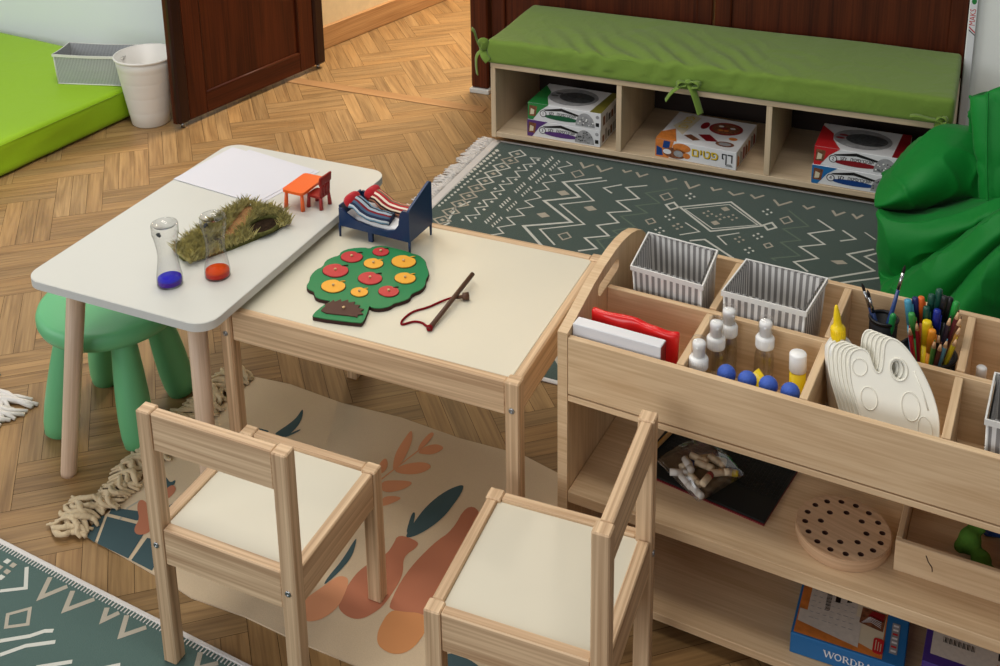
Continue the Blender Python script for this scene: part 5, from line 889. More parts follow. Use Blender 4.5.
# ================================================================== LEFT BACK: MAT, BASKET, BIN, CARTON
def mattress():
    T = Tr(-2.853, 3.11, 0) @ Rz(RAD(-5.9))
    t = MB(); t.T = T
    def fn(p, q):
        p = p.copy()
        if q.z > 0: p.z += .004 * noise.noise(Vector((p.x * 3, p.y * 3, 2)))
        if q.x > .95: p.x += .004 * noise.noise(Vector((1, p.y * 7, p.z * 20)))
        return p
    t.soft((-.65, -.735, .066), (1.3, 1.96, .118), .012, 60, 90, 8, fn)
    o = t.build('gym_mat', 'mat'); tag(o, 'thick lime green floor mat in the back left corner', 'mat')
    s = MB(); s.T = T
    s.tube([(.001, -1.70, .115), (.001, .235, .115)], .0018, 6); s.build('seam', 'mat', o)
mattress()
def fabric_box(name, label, w, d, h, taper, stripe, M, group=None, trimw=.006, sag=0, shear=0):
    t = thing(name, label, 'basket', M=M, group=group)
    m = MB(); b = 1 - taper
    cs = [(-1, -1), (1, -1), (1, 1), (-1, 1)]
    def wall(k, ins, flip):
        a, c = cs[k], cs[(k + 1) % 4]; N = 8; vs = []; uv = []
        ln = w if k % 2 == 0 else d
        for j in range(5):
            f = j / 4; s_ = b + (1 - b) * f
            for i in range(N + 1):
                u = i / N; x = (a[0] + (c[0] - a[0]) * u) * (w / 2 * s_ - ins); y = (a[1] + (c[1] - a[1]) * u) * (d / 2 * s_ - ins)
                bul = .003 * math.sin(PI * u) * math.sin(PI * f)
                nx, ny = (0, a[1]) if k % 2 == 0 else (c[0], 0)
                z = ins + (h - ins) * f - sag * math.sin(PI * u) * f
                vs.append((x + nx * bul, y + ny * bul, z)); uv.append((u * ln, f * h))
        fs = []; us = []
        for j in range(4):
            for i in range(N):
                q = [j * (N + 1) + i, j * (N + 1) + i + 1, (j + 1) * (N + 1) + i + 1, (j + 1) * (N + 1) + i]
                fs.append(q); us.append([uv[z_] for z_ in q])
        m.add(vs, fs, us, 0)
    for k in range(4): wall(k, 0, 0); wall(k, .003, 1)
    x, y = w / 2 * b, d / 2 * b
    m.add([(-x, -y, 0), (x, -y, 0), (x, y, 0), (-x, y, 0)], [[0, 1, 2, 3]], [[(-x, -y), (x, -y), (x, y), (-x, y)]], 0)
    m.add([(-x, -y, .003), (x, -y, .003), (x, y, .003), (-x, y, .003)], [[0, 1, 2, 3]], [[(-x, -y), (x, -y), (x, y), (-x, y)]], 0)
    m.build('basket_body', stripe, t, normals=False)
    r = MB(); P = []
    for k in range(4):
        a, c = cs[k], cs[(k + 1) % 4]
        for i in range(8):
            u = i / 8; P.append(((a[0] + (c[0] - a[0]) * u) * w / 2, (a[1] + (c[1] - a[1]) * u) * d / 2, h - sag * math.sin(PI * u)))
    n = len(P)
    for j, (o_, z_) in enumerate(((.0015, -trimw), (.0015, .001), (-.0045, .001), (-.0045, -trimw))): pass
    vs = []
    for o_, z_ in ((.0015, -trimw * 1.5), (.0018, .0005), (-.0045, .0005), (-.0045, -trimw * 1.5)):
        for p in P:
            sx = (p[0] + math.copysign(o_, p[0]) if abs(abs(p[0]) - w / 2) < 1e-6 else p[0]); sy = (p[1] + math.copysign(o_, p[1]) if abs(abs(p[1]) - d / 2) < 1e-6 else p[1])
            vs.append((sx, sy, p[2] + z_))
    fs = [[j * n + i, j * n + (i + 1) % n, ((j + 1) % 4) * n + (i + 1) % n, ((j + 1) % 4) * n + i] for j in range(4) for i in range(n)]
    r.add(vs, fs, None, 0, False); r.build('rim_binding', 'trim', t)
    e = MB()
    for a in cs: e.tube([(a[0] * w / 2 * b, a[1] * d / 2 * b, .001), (a[0] * w / 2, a[1] * d / 2, h - .004)], .0022, 6)
    for k in range(4):
        a, c = cs[k], cs[(k + 1) % 4]; e.tube([(a[0] * x, a[1] * y, .0025), (c[0] * x, c[1] * y, .0025)], .0022, 6)
    e.build('edge_binding', 'trim', t)
    if shear:
        for o in kids(t):
            for v in o.data.vertices: v.co.x += shear * v.co.y
            o.data.update()
    return t
fabric_box('fabric_basket', 'low grey fabric storage basket resting on the lime green mat', .275, .128, .120, .04, 'strpf', Tr(-3.011, 3.155, .126) @ Rz(RAD(16)), sag=.003)
def bin_():
    t = thing('waste_bin', 'white plastic waste bin behind the open wooden door', 'bin', (-2.760, 3.138, 0))
    m = MB(); H = .264; pr = [(0, 0), (.066, 0), (.070, .004)]
    for k in (2, 4, 6, 7.4):
        z = H * k / 9; f = lambda q: .070 + .040 * q / H
        pr += [(f(z - .012), z - .012), (f(z - .003), z - .003), (f(z - .001) - .0003, z - .001), (f(z + .001) - .0003, z + .001), (f(z + .003), z + .003), (f(z + .012), z + .012)]
    pr += [(.1105, H), (.107, H), (.066, .006), (0, .006)]
    m.lathe(pr, 48); m.build('bin_body', 'bin', t)
    r = MB(); r.lathe([(.1095, H - .006), (.1135, H - .005), (.115, H), (.113, H + .004), (.108, H + .003), (.1075, H - .004)], 48); r.build('rim', 'bin', t)
bin_()
def carton():
    t = MB(); x0, x1 = -.0405, -.0195
    t.box(((x0 + x1) / 2, 3.815, .35), (x1 - x0, .028, .70), 2, .001)
    T = Tr((x0 + x1) / 2, 3.8006, .520) @ FR @ Rz(PI / 2); t.T = T
    t.text('MAKS', .024, Tr(.0, 0, 0), 1, sx=.9)
    t.poly([(-.052, -.010, 0), (-.047, -.010, 0), (-.030, .008, 0), (-.035, .008, 0)], 1)
    t.poly([(-.060, -.010, 0), (-.056, -.010, 0), (-.040, .008, 0), (-.044, .008, 0)], 2)
    t.add([(p[0], p[1], 0) for p in ell(.052, 0, .010, .007)], [list(range(24))], None, 3)
    o = t.build('carton', ['bw', 'bred', 'bblack', 'bgreen'])
    tag(o, 'narrow white carton with red lettering standing between door and white wall', 'box')
carton()

# ================================================================== BEANBAG
BB= [[(-0.212,2.97,0.285),(-0.183,3.0,0.323),(-0.144,3.04,0.371),(-0.082,3.07,0.428),(-0.015,3.07,0.433),(0.03,3.08,0.424),(0.082,3.1,0.424),(0.142,3.1,0.434),(0.209,3.1,0.435)],[(-0.214,2.92,0.276),(-0.177,2.9,0.318),(-0.132,2.9,0.368),(-0.08,2.92,0.405),(-0.024,2.97,0.403),(0.018,3.0,0.388),(0.078,3.0,0.393),(0.136,3.0,0.403),(0.21,3.0,0.406)],[(-0.209,2.9,0.265),(-0.168,2.87,0.287),(-0.117,2.88,0.308),(-0.064,2.91,0.325),(-0.012,2.97,0.323),(0.028,3.0,0.322),(0.083,3.0,0.332),(0.142,3.0,0.343),(0.216,3.0,0.347)],[(-0.206,2.9,0.255),(-0.165,2.93,0.231),(-0.108,2.96,0.221),(-0.052,2.97,0.245),(0.003,2.98,0.272),(0.04,2.98,0.294),(0.085,2.98,0.316),(0.142,2.97,0.341),(0.214,2.95,0.359)],[(-0.201,2.86,0.268),(-0.163,2.83,0.266),(-0.102,2.82,0.281),(-0.044,2.82,0.309),(0.012,2.83,0.334),(0.051,2.83,0.356),(0.09,2.84,0.374),(0.144,2.84,0.396),(0.206,2.84,0.408)],[(-0.198,2.83,0.212),(-0.156,2.79,0.23),(-0.104,2.77,0.251),(-0.051,2.76,0.283),(-0.0,2.77,0.308),(0.046,2.78,0.337),(0.091,2.79,0.366),(0.145,2.8,0.386),(0.206,2.8,0.398)],[(-0.191,2.84,0.123),(-0.153,2.81,0.105),(-0.108,2.8,0.158),(-0.06,2.79,0.215),(-0.017,2.79,0.255),(0.031,2.8,0.31),(0.087,2.81,0.367),(0.144,2.81,0.393),(0.205,2.81,0.405)],[(-0.173,2.74,0.102),(-0.134,2.71,0.152),(-0.095,2.69,0.209),(-0.053,2.68,0.261),(-0.012,2.68,0.304),(0.035,2.69,0.357),(0.088,2.7,0.415),(0.139,2.7,0.441),(0.197,2.7,0.453)],[(-0.153,2.7,0.062),(-0.111,2.66,0.126),(-0.068,2.64,0.183),(-0.028,2.62,0.243),(0.008,2.62,0.289),(0.046,2.63,0.34),(0.091,2.65,0.386),(0.141,2.66,0.415),(0.198,2.66,0.435)],[(-0.123,2.7,0.007),(-0.073,2.68,0.053),(-0.04,2.66,0.124),(-0.009,2.65,0.192),(0.022,2.65,0.248),(0.056,2.66,0.303),(0.097,2.67,0.359),(0.144,2.68,0.387),(0.202,2.68,0.408)],[(-0.091,2.6,0.036),(-0.045,2.57,0.096),(-0.021,2.55,0.168),(0.004,2.55,0.236),(0.034,2.56,0.285),(0.063,2.57,0.337),(0.099,2.58,0.392),(0.141,2.6,0.416),(0.197,2.6,0.437)]]
BW= [[(-0.019,2.99,0.546),(0.031,2.985,0.583),(0.099,3.0,0.609),(0.191,3.03,0.59)],[(-0.005,2.97,0.463),(0.037,2.955,0.496),(0.107,2.96,0.525),(0.199,3.0,0.514)],[(0.011,2.95,0.382),(0.046,2.93,0.402),(0.116,2.93,0.43),(0.207,2.97,0.429)],[(0.029,2.93,0.311),(0.057,2.91,0.317),(0.126,2.91,0.331),(0.217,2.95,0.33)]]
def beanbag():
    def closed(G, back, floor):
        """front sheet G (rows of points) wrapped round to the back and under"""
        R = [list(map(Vector, r)) for r in G]
        if len(R) > 8:
            for j in range(5): R[2][j].y -= .03; R[3][j].y += .045
            Q = []
            for i, r in enumerate(R):
                Q.append(r)
                if i in (3, 4, 6, 7, 9): Q.append([p + Vector((0, .004, -.004)) for p in r])
            R = Q
        R = [[r[0] + Vector((.10, .22, -.02))] + [r[0] + Vector((.012, .055, 0))] + r + [r[-1] + Vector((.06, .1, -.03))] for r in R]
        top = [Vector((p.x, p.y + back * .35, p.z + .004)) for p in R[0]]; top2 = [Vector((p.x, p.y + back, p.z * .7)) for p in R[0]]; bk = [Vector((p.x, p.y + back, floor)) for p in R[0]]
        bot = [Vector((p.x, p.y + .02, floor)) for p in R[-1]]
        R = [bk, top2, top] + R + [bot]
        n = len(R[0]); vs = [p for r in R for p in r]; m = len(R)
        fs = [[i * n + j, i * n + j + 1, (i + 1) * n + j + 1, (i + 1) * n + j] for i in range(m) for j in range(n - 1) if i < m - 1]
        fs += [[(m - 1) * n + j, (m - 1) * n + j + 1, j + 1, j] for j in range(n - 1)]
        fs += [[i * n for i in range(m)], [i * n + n - 1 for i in range(m)][::-1]]
        return vs, fs
    t = MB()
    vs, fs = closed(BB, .22, .004); t.add([tuple(v) for v in vs], fs, None, 0, True)
    vs, fs = closed(BW, .12, .12); t.add([tuple(v) for v in vs], fs, None, 0, True)
    o = t.build('beanbag', 'bean')
    md = o.modifiers.new('s', 'SUBSURF'); md.levels = 4; md.render_levels = 4
    dg = bpy.context.evaluated_depsgraph_get(); dg.update()
    me = bpy.data.meshes.new_from_object(o.evaluated_get(dg))
    o.modifiers.clear(); old = o.data; o.data = me; bpy.data.meshes.remove(old); me.name = 'beanbag'
    nv = [v.normal.copy() for v in me.vertices]
    for v, n in zip(me.vertices, nv):
        p = v.co
        w1 = noise.noise(Vector((p.x * 6 + p.z * 3, p.y * 6, p.z * 6 - p.x * 2)))
        rid = (1 - abs(noise.noise(Vector((p.x * 9 + 5 - p.z * 5, p.y * 7, p.z * 10 + p.x * 3))))) ** 6
        v.co = p + n * (.004 * w1 + .007 * (rid - .35))
        if v.co.z < .007: v.co.z = .007
    for p in me.polygons: p.use_smooth = True
    me.update()
    tag(o, 'large crumpled emerald green beanbag at the right beside the bench', 'beanbag')
    s = MB()
    P = [Vector(r[1]) + Vector((-.004, -.006, 0)) for r in BW]
    s.tube(smoothpts([tuple(p) for p in P], 2, False), .0028, 6)
    s.build('seam', 'bean', o)
beanbag()

# ================================================================== THINGS ON THE WHITE TABLE
ZT = .480
def sheet(pts, z, label):
    m = MB(); m.prism(pts, z, z + .0007); o = m.build('paper_sheet', 'paper'); return tag(o, label, 'paper', 'sheets on the white table')
sheet([(-1.655, 1.985), (-1.425, 1.95), (-1.39, 2.145), (-1.62, 2.185)], ZT + .0003, 'white paper sheet showing only at the edges beneath another sheet')
sheet([(-1.690, 1.976), (-1.436, 1.946), (-1.402, 2.140), (-1.666, 2.180)], ZT + .0013, 'white paper sheet lying on top at the back of the white table')
def timer(x, y, l1, l2, label, rz):
    t = thing('liquid_timer', label, 'liquid timer', (x, y, ZT + .0002), rz, 'clear hourglass liquid timers')
    prof = [(.0240, .0), (.0252, .002), (.0256, .010), (.0250, .020), (.0228, .034), (.0200, .052), (.0188, .066), (.0196, .078), (.0218, .092), (.0240, .103), (.0250, .108)]
    th = .0016
    def r_at(z):
        for a, b in zip(prof, prof[1:]):
            if a[1] <= z <= b[1]: return a[0] + (b[0] - a[0]) * (z - a[1]) / (b[1] - a[1])
        return prof[-1][0]
    m = MB()
    inn = [(max(.0005, r - th), z) for r, z in prof if z > .003]
    m.lathe([(0, 0)] + prof + [(.0250, .109)], 40)
    m.build('bottle', 'clear', t)
    q = MB(); zs = [.0036 + k * (.0088) / 4 for k in range(5)]
    q.lathe([(0, zs[0])] + [(r_at(z) - th - .0001, z) for z in zs] + [(0, zs[-1])], 36); q.build('lower_liquid', l1, t)
    q = MB(); zs = [.0125 + k * (.0024) / 3 for k in range(4)]
    q.lathe([(0, zs[0])] + [(r_at(z) - th - .0004, z) for z in zs] + [(0, zs[-1])], 36); q.build('upper_liquid', l2, t)
    c = MB(); c.lathe([(.0252, .1092), (.0262, .1100), (.0264, .130), (.0254, .132), (.0225, .1315), (.0215, .1285), (.0, .1280)], 40); cp = c.build('cap', 'clear', t)
    s = MB(); s.tube([(-.012, -.010, .113), (-.004, -.017, .113)], .003, 8); s.lathe([(0, .0), (.004, .001), (.003, .006), (0, .006)], 12, c=(-.009, -.011, .1095)); s.build('stopper', 'bdg', cp)
timer(-1.397, 1.594, 'blueliq', 'blueliq2', 'clear hourglass timer bottle with violet and blue liquid on white table', .3)
timer(-1.328, 1.656, 'redliq', 'orliq', 'clear hourglass timer bottle with red and orange liquid on white table', -.4)
def grass_tile():
    P = [(-1.475, 1.715), (-1.400, 1.678), (-1.352, 1.762), (-1.312, 1.845), (-1.304, 1.932), (-1.375, 1.962), (-1.455, 1.955), (-1.462, 1.85)]
    P = [(-1.468, 1.722), (-1.398, 1.688), (-1.300, 1.915), (-1.340, 1.945), (-1.452, 1.958), (-1.462, 1.85)]
    c = Vector((-1.39, 1.83)); t = thing('grass_tile', 'shaggy artificial grass tile with brown path and dark hollow on white table', 'grass tile', (c.x - .004, c.y - .026, ZT))
    L = [(x - c.x, y - c.y) for x, y in P]
    m = MB(); m.prism(smoothpts(L, 2), .0004, .007); m.build('backing', 'turf', t)
    hole = [(-1.372, 1.868), (-1.345, 1.840), (-1.322, 1.868), (-1.332, 1.905), (-1.358, 1.905)]
    hole = smoothpts([(-1.346 + (x + 1.346) * 1.3 - c.x, 1.874 + (y - 1.874) * 1.3 - c.y) for x, y in hole], 2)
    path = [(-1.440, 1.945), (-1.410, 1.945), (-1.392, 1.885), (-1.378, 1.84), (-1.372, 1.80), (-1.395, 1.79), (-1.412, 1.83), (-1.425, 1.89)]
    path = smoothpts([(x - c.x, y - c.y) for x, y in path], 1)
    pit = [(-1.418, 1.772), (-1.388, 1.752), (-1.372, 1.772), (-1.382, 1.80), (-1.408, 1.80)]
    pit = smoothpts([(x - c.x, y - c.y) for x, y in pit], 2)
    m = MB(); m.prism(hole, .0065, .0085); m.build('hollow', 'soil', t)
    m = MB(); m.prism(pit, .0065, .0083); m.build('hollow', 'soil', t)
    m = MB(); m.prism(path, .0062, .0078); m.build('path', 'path', t)
    cx = sum(p[0] for p in hole) / len(hole); cy = sum(p[1] for p in hole) / len(hole)
    m = MB(); m.tube([(cx + (x - cx) * 1.12, cy + (y - cy) * 1.12, .0105) for x, y in hole], .0045, 8, closed=True); m.build('hollow_rim', 'turf', t)
    def inside(x, y, Q):
        r = False; j = len(Q) - 1
        for i in range(len(Q)):
            if (Q[i][1] > y) != (Q[j][1] > y) and x < (Q[j][0] - Q[i][0]) * (y - Q[i][1]) / (Q[j][1] - Q[i][1]) + Q[i][0]: r = not r
            j = i
        return r
    rn = random.Random(11); g = MB(); n = 0
    while n < 5200:
        x, y = rn.uniform(-.10, .11), rn.uniform(-.16, .15)
        if not inside(x, y, L): continue
        big = [(cx + (a - cx) * 1.2, cy + (b_ - cy) * 1.2) for a, b_ in hole]
        if inside(x, y, big) or inside(x, y, path) or inside(x, y, pit): continue
        n += 1; h = rn.uniform(.010, .024); a = rn.uniform(0, 2 * PI); ln = rn.uniform(.2, 1.0) * h; w = .0009
        dx, dy = math.cos(a), math.sin(a)
        g.add([(x - dy * w, y + dx * w, .006), (x + dy * w, y - dx * w, .006), (x + dx * ln * .45 + dy * w * .7, y + dy * ln * .45 - dx * w * .7, .006 + h * .62), (x + dx * ln, y + dy * ln, .006 + h), (x + dx * ln * .45 - dy * w * .7, y + dy * ln * .45 + dx * w * .7, .006 + h * .62)], [[0, 1, 2, 3, 4]])
    o = g.build('grass', 'blade', t, normals=False); o['kind'] = 'stuff'
grass_tile()
def toy_table():
    t = thing('toy_table', 'miniature orange plastic table standing on the white table', 'toy table', (-1.340, 1.998, ZT), RAD(-2))
    m = MB(); m.prism(rpoly(-.028, -.046, .028, .046, .008, 6), .0395, .046); m.build('tabletop', 'orange', t)
    for sx in (-1, 1):
        for sy in (-1, 1):
            n = MB(); n.tube([(sx * .0225, sy * .0395, 0), (sx * .0215, sy * .0385, .02), (sx * .0205, sy * .0375, .041)], [.0050, .0044, .0034], 14); n.build('leg', 'orange', t)
toy_table()
def toy_chair():
    t = thing('toy_chair', 'miniature red plastic chair pushed up to the orange toy table', 'toy chair', (-1.300, 1.996, ZT), RAD(-4))
    m = MB(); m.prism(rpoly(-.020, -.019, .018, .019, .006, 5), .0265, .0315); m.build('seat', 'darkred', t)
    for sx in (-1, 1):
        for sy in (-1, 1):
            n = MB(); n.tube([(sx * .0175, sy * .0165, 0), (sx * .0160, sy * .0150, .028)], [.0048, .0036], 12); n.build('leg', 'darkred', t)
    b = MB()
    for sy in (-.0145, -.005, .005, .0145): b.tube([(.0165, sy, .030), (.0185, sy, .055), (.0195, sy, .063)], [.0034, .0032, .0032], 8)
    b.T = Tr(.0195, 0, .0645) @ Ry(RAD(6)); b.soft((0, 0, .004), (.006, .044, .022), .003, 4, 10, 6)
    b.build('backrest', 'darkred', t)
toy_chair()

# ================================================================== THINGS ON THE PINE TABLE
ZP = .4457
def toy_bed():
    t = thing('toy_bed', 'miniature dark blue bed on the pine table with striped bedding', 'toy bed', (-1.222, 1.944, ZP), RAD(-3.2))
    W, D = .176, .086
    side = [(.004, .026), (.004, .066), (.012, .066), (.024, .056), (.045, .046), (.085, .040), (.120, .040), (.140, .046), (.150, .060), (.154, .086), (.160, .094), (.172, .094), (.172, .026)]
    for y in (0, D - .005):
        m = MB(); m.T = Tr(0, y + .005, 0) @ FR; m.prism(side, 0, .005); m.build('side_panel', 'navy', t)
    m = MB(); m.box((.0025, D / 2, .048), (.005, D - .0105, .044), 1, .001); m.build('footboard', 'navy', t)
    m = MB(); m.T = Tr(W - .0025, 0, 0) @ Rz(PI / 2) @ FR @ Tr(0, 0, -.0025)
    m.prism([(.0, .026), (D, .026), (D, .122), (D - .008, .126), (.010, .101), (.004, .098), (0, .094)], 0, .005); m.build('headboard', 'navy', t)
    for x in (.003, W - .003):
        for y in (.003, D - .003):
            n = MB(); n.tube([(x, y, 0), (x, y, .028)], [.0022, .0030], 8); n.build('leg', 'navy', t)
    n = MB(); n.box((.075, .010, .012), (.011, .007, .024), 2, .001); n.build('centre_foot', 'navy', t)
    m = MB(); m.box((W / 2, D / 2, .030), (W - .012, D - .012, .006), 0); m.build('base_board', 'navy', t)
    m = MB(); m.soft((W / 2, D / 2, .041), (W - .014, D - .014, .015), .006, 16, 10, 4); m.build('mattress', 'whitecloth', t)
toy_bed()
BEDS = (1.03, 1.13, 1.03)
[o for o in COL.objects if o.name == 'toy_bed'][0].scale = BEDS
def bedding(y, dz, mat, label, x0, x1, hump):
    t = thing('toy_blanket', label, 'toy blanket', (-1.222, 1.944, ZP), RAD(-3.2), 'striped bedding in the toy bed')
    m = MB(); pts = []; rr = []
    for k in range(13):
        f = k / 12; x = x0 + (x1 - x0) * f
        z = .0655 + dz + hump * math.exp(-((f - .12) / .22) ** 2) - .010 * f
        pts.append((x, y - .006 * math.sin(PI * f), z)); rr.append(.0182 * (1 - .10 * f) * (1 + .05 * math.sin(k * 2.1)))
    m.tube(pts, rr, 20, 0, True, False, .70); m.build('cover', mat, t)
    # soft red turned-over end
    r = MB(); r.soft((x0 - .002, y, .0685 + dz + hump), (.026, .039, .028), .012, 10, 10, 10, lambda p, q: p * (1 + .05 * noise.noise(p * 90)), R=Ry(RAD(-28)).to_3x3())
    r.build('turned_end', 'redcloth', t); t.scale = BEDS
bedding(.0225, -.001, 'strb', 'blue and grey striped toy blanket with red end, front half of toy bed', .026, .120, .012)
bedding(.0610, .000, 'strr', 'red and cream striped toy blanket with red end, rear half of toy bed', .050, .150, .012)

TREE = [(-1.174, 1.749), (-1.183, 1.766), (-1.185, 1.791), (-1.178, 1.807), (-1.186, 1.83), (-1.179, 1.85), (-1.17, 1.859), (-1.175, 1.875), (-1.164, 1.895), (-1.139, 1.91), (-1.124, 1.91), (-1.123, 1.921), (-1.104, 1.932), (-1.08, 1.934), (-1.064, 1.936), (-1.04, 1.929), (-1.032, 1.926), (-1.015, 1.926), (-.993, 1.911), (-.98, 1.89), (-.967, 1.874), (-.961, 1.86), (-.959, 1.844), (-.951, 1.827), (-.95, 1.807), (-.958, 1.792), (-.961, 1.782), (-.957, 1.769), (-.966, 1.753), (-.977, 1.741), (-.979, 1.728), (-.992, 1.715), (-1.008, 1.71), (-1.018, 1.715), (-1.011, 1.699), (-1.0, 1.66), (-1.005, 1.654), (-1.096, 1.637), (-1.103, 1.645), (-1.101, 1.68), (-1.094, 1.70), (-1.103, 1.699), (-1.127, 1.698), (-1.138, 1.708), (-1.144, 1.717), (-1.159, 1.719), (-1.17, 1.73)]
def puzzle():
    P = smoothpts([(x, min(y, 1.932)) for x, y in TREE], 1)
    c = (-1.07, 1.80); t = thing('puzzle_board', 'flat green wooden tree puzzle board lying on the pine table', 'puzzle', (c[0], c[1], ZP))
    L = [(x - c[0], y - c[1]) for x, y in P]
    m = MB(); m.prism(L, .0004, .0072, 0); m.build('back_layer', 'darkedge', t)
    m = MB(); m.prism([(x * .992, y * .992) for x, y in L], .0072, .0086, 0); m.build('painted_face', 'treegreen', t)
puzzle()
APP = [(-1.141, 1.862, .0225, 'r', 'small', 'red apple puzzle piece at the back left of the green tree'), (-1.095, 1.904, .017, 'r', '', 'red apple puzzle piece at the very back edge of the green tree'), (-1.144, 1.801, .026, 'r', '', 'largest red apple puzzle piece, at the left side of the green tree'), (-1.064, 1.802, .024, 'r', '', 'red apple puzzle piece in the middle of the green tree'), (-1.006, 1.773, .020, 'r', '', 'red apple puzzle piece at the front right of the green tree'),
       (-1.086, 1.856, .020, 'y', '', 'yellow apple puzzle piece between the two rear red apples'), (-1.032, 1.887, .025, 'y', '', 'largest yellow apple puzzle piece, at the back right of the tree'), (-.999, 1.83, .021, 'y', '', 'yellow apple puzzle piece at the right edge of the green tree'), (-1.117, 1.747, .024, 'y', '', 'yellow apple puzzle piece at the front left of the green tree'), (-1.058, 1.748, .017, 'y', '', 'smallest yellow apple puzzle piece, above the brown hedgehog')]
def apple(x, y, r, k, label):
    t = thing('apple_piece', label, 'puzzle piece', (x, y, ZP + .0087), RAD(-12), 'apple pieces in the tree puzzle')
    P = []
    for i in range(30):
        a = 2 * PI * i / 30; q = r * (1 - .16 * math.exp(-((a - PI / 2) / .28) ** 2) - .05 * math.exp(-((a - 3 * PI / 2) / .3) ** 2))
        P.append((q * 1.04 * math.cos(a), q * .93 * math.sin(a)))
    m = MB(); m.prism([(p[0] * 1.06, p[1] * 1.06) for p in P], 0, .0006); m.build('outline', 'darkedge', t)
    m = MB(); m.prism(P, .0006, .0024); m.build('face', 'redmatte' if k == 'r' else 'yel', t)
    m = MB(); m.tube([(0, r * .74, .0016), (r * .10, r * 1.0, .0016), (r * .28, r * 1.18, .0016)], [.0016, .0013, .0011], 6); m.build('stem', 'darkedge' if k == 'r' else 'yel', t)
    m = MB(); m.lathe([(0, .0024), (.0018, .0024), (.0014, .0038), (.0028, .0046), (.0029, .0058), (.0020, .0066), (0, .0068)], 16); m.build('knob', 'knob', t)
for x, y, r, k, _, lb in APP: apple(x, y, r, k, lb)
def hedgehog():
    H = [(-1.093, 1.661), (-1.094, 1.669), (-1.093, 1.676), (-1.098, 1.684), (-1.092, 1.692), (-1.090, 1.703), (-1.084, 1.698), (-1.078, 1.711), (-1.072, 1.703), (-1.064, 1.715), (-1.058, 1.706), (-1.048, 1.714), (-1.045, 1.704), (-1.033, 1.707), (-1.032, 1.697), (-1.019, 1.697), (-1.022, 1.688), (-1.012, 1.682), (-1.020, 1.676), (-1.017, 1.668), (-1.024, 1.669), (-1.052, 1.663), (-1.079, 1.657)]
    c = (-1.056, 1.684); t = thing('hedgehog_piece', 'dark brown hedgehog puzzle piece in the trunk of the green tree', 'puzzle piece', (c[0], c[1], ZP + .0087))
    m = MB(); m.prism([(x - c[0], y - c[1]) for x, y in H], 0, .0022); m.build('face', 'hog', t)
    m = MB(); m.lathe([(0, .0022), (.0018, .0022), (.0014, .0036), (.0030, .0044), (.0031, .0056), (.0022, .0064), (0, .0066)], 16); m.build('knob', 'knob', t)
hedgehog()
def rod():
    t = thing('toy_fishing_rod', 'dark wooden toy fishing rod with red string on the pine table', 'toy fishing rod', (-.877, 1.79, ZP))
    o = Tr(.877, -1.79, 0)
    m = MB(); m.T = o; m.tube([(-.8785, 1.692, .0048), (-.8745, 1.884, .0185)], .0046, 12); m.build('stick', 'stick', t)
    m = MB(); m.T = o; m.tube([(-.876, 1.808, .0078), (-.866, 1.815, .0080), (-.8645, 1.816, .0080), (-.8615, 1.818, .0080), (-.855, 1.822, .0080), (-.8545, 1.8223, .0080)], [.0035, .0035, .0076, .0078, .0078, .005], 14); m.build('magnet', 'stick', t)
    C = [(-.879, 1.697, .006), (-.890, 1.705, .0022), (-.902, 1.712, .0022), (-.918, 1.71, .0022), (-.928, 1.697, .0022), (-.935, 1.689, .0022), (-.941, 1.703, .0022), (-.937, 1.738, .0022), (-.915, 1.762, .0022), (-.904, 1.786, .0022), (-.889, 1.806, .004), (-.874, 1.811, .009)]
    m = MB(); m.T = o; m.tube(smoothpts(C, 2, False), .0021, 8); m.build('string', 'cord', t)
    m = MB(); m.T = o; m.ball((-.8787, 1.697, .0050), .0064, 0, 12, 8); m.build('string_knot', 'cord', t)
rod()
# ================================================================== ART SHELF
SH = Tr(-.592, 1.633, 0) @ Rz(RAD(-3.7))
def art_shelf():
    t = thing('art_shelf', 'plywood art shelf with divided top tray and two open shelves below', 'shelf', M=SH)
    LEN, D, th = 1.18, .378, .018
    def bd(name, c, d, g, bev=.001):
        m = MB(); m.box(c, d, g, bev); return m.build(name, 'birch', t)
    prof = [(0, 0), (D + .012, 0), (D + .012, .540), (.384, .556), (.365, .571), (.335, .585), (.30, .5945), (.26, .599), (.22, .5985), (.17, .593), (.12, .584), (.08, .573), (.04, .562), (0, .552)]
    slot = []
    for (cy, cz, a0) in ((.150, .5565, 90), (.228, .5645, -90)):
        for k in range(9):
            a = RAD(a0 + 180 * k / 8); slot.append((cy + .0125 * math.cos(a), cz + .0125 * math.sin(a)))
    for x in (-.010, LEN - th):
        m = MB(); m.T = Tr(x, 0, 0) @ Rz(PI / 2) @ FR   # polygon x -> depth, y -> up
        m.holed(prof, [slot], 0, th)
        # grain upright
        m.uv = [[(v, u) for u, v in f] for f in m.uv]
        m.build('side_panel', 'birch', t)
    inner = LEN - th - .009; cx = .0085 + inner / 2
    bd('tray_front', (cx, .0065, .4890), (inner, .012, .110), 0)
    bd('tray_back', (cx, D - .0065, .490), (inner, .012, .118), 0)
    bd('tray_floor', (cx, D / 2, .4255), (inner, D - .001, .011), 0)
    bd('long_divider', (cx, .1865, .488), (inner, .012, .114), 0)
    for x in (.2005, .397, .601, .80, .99):
        bd('cross_divider', (x, .0965, .4880), (.0125, .165, .113), 1); bd('cross_divider', (x, .279, .4895), (.0125, .171, .117), 1)
    bd('middle_shelf', (cx, D / 2, .2245), (inner, D - .001, .022), 0)
    bd('bottom_shelf', (cx, D / 2, .0395), (inner, D - .001, .016), 0)
    bd('back_panel', (cx, D - .006, .130), (inner, .009, .164), 0)
art_shelf()
def at(x, y, z, rz=0): return SH @ Tr(x, y, z) @ Rz(rz)

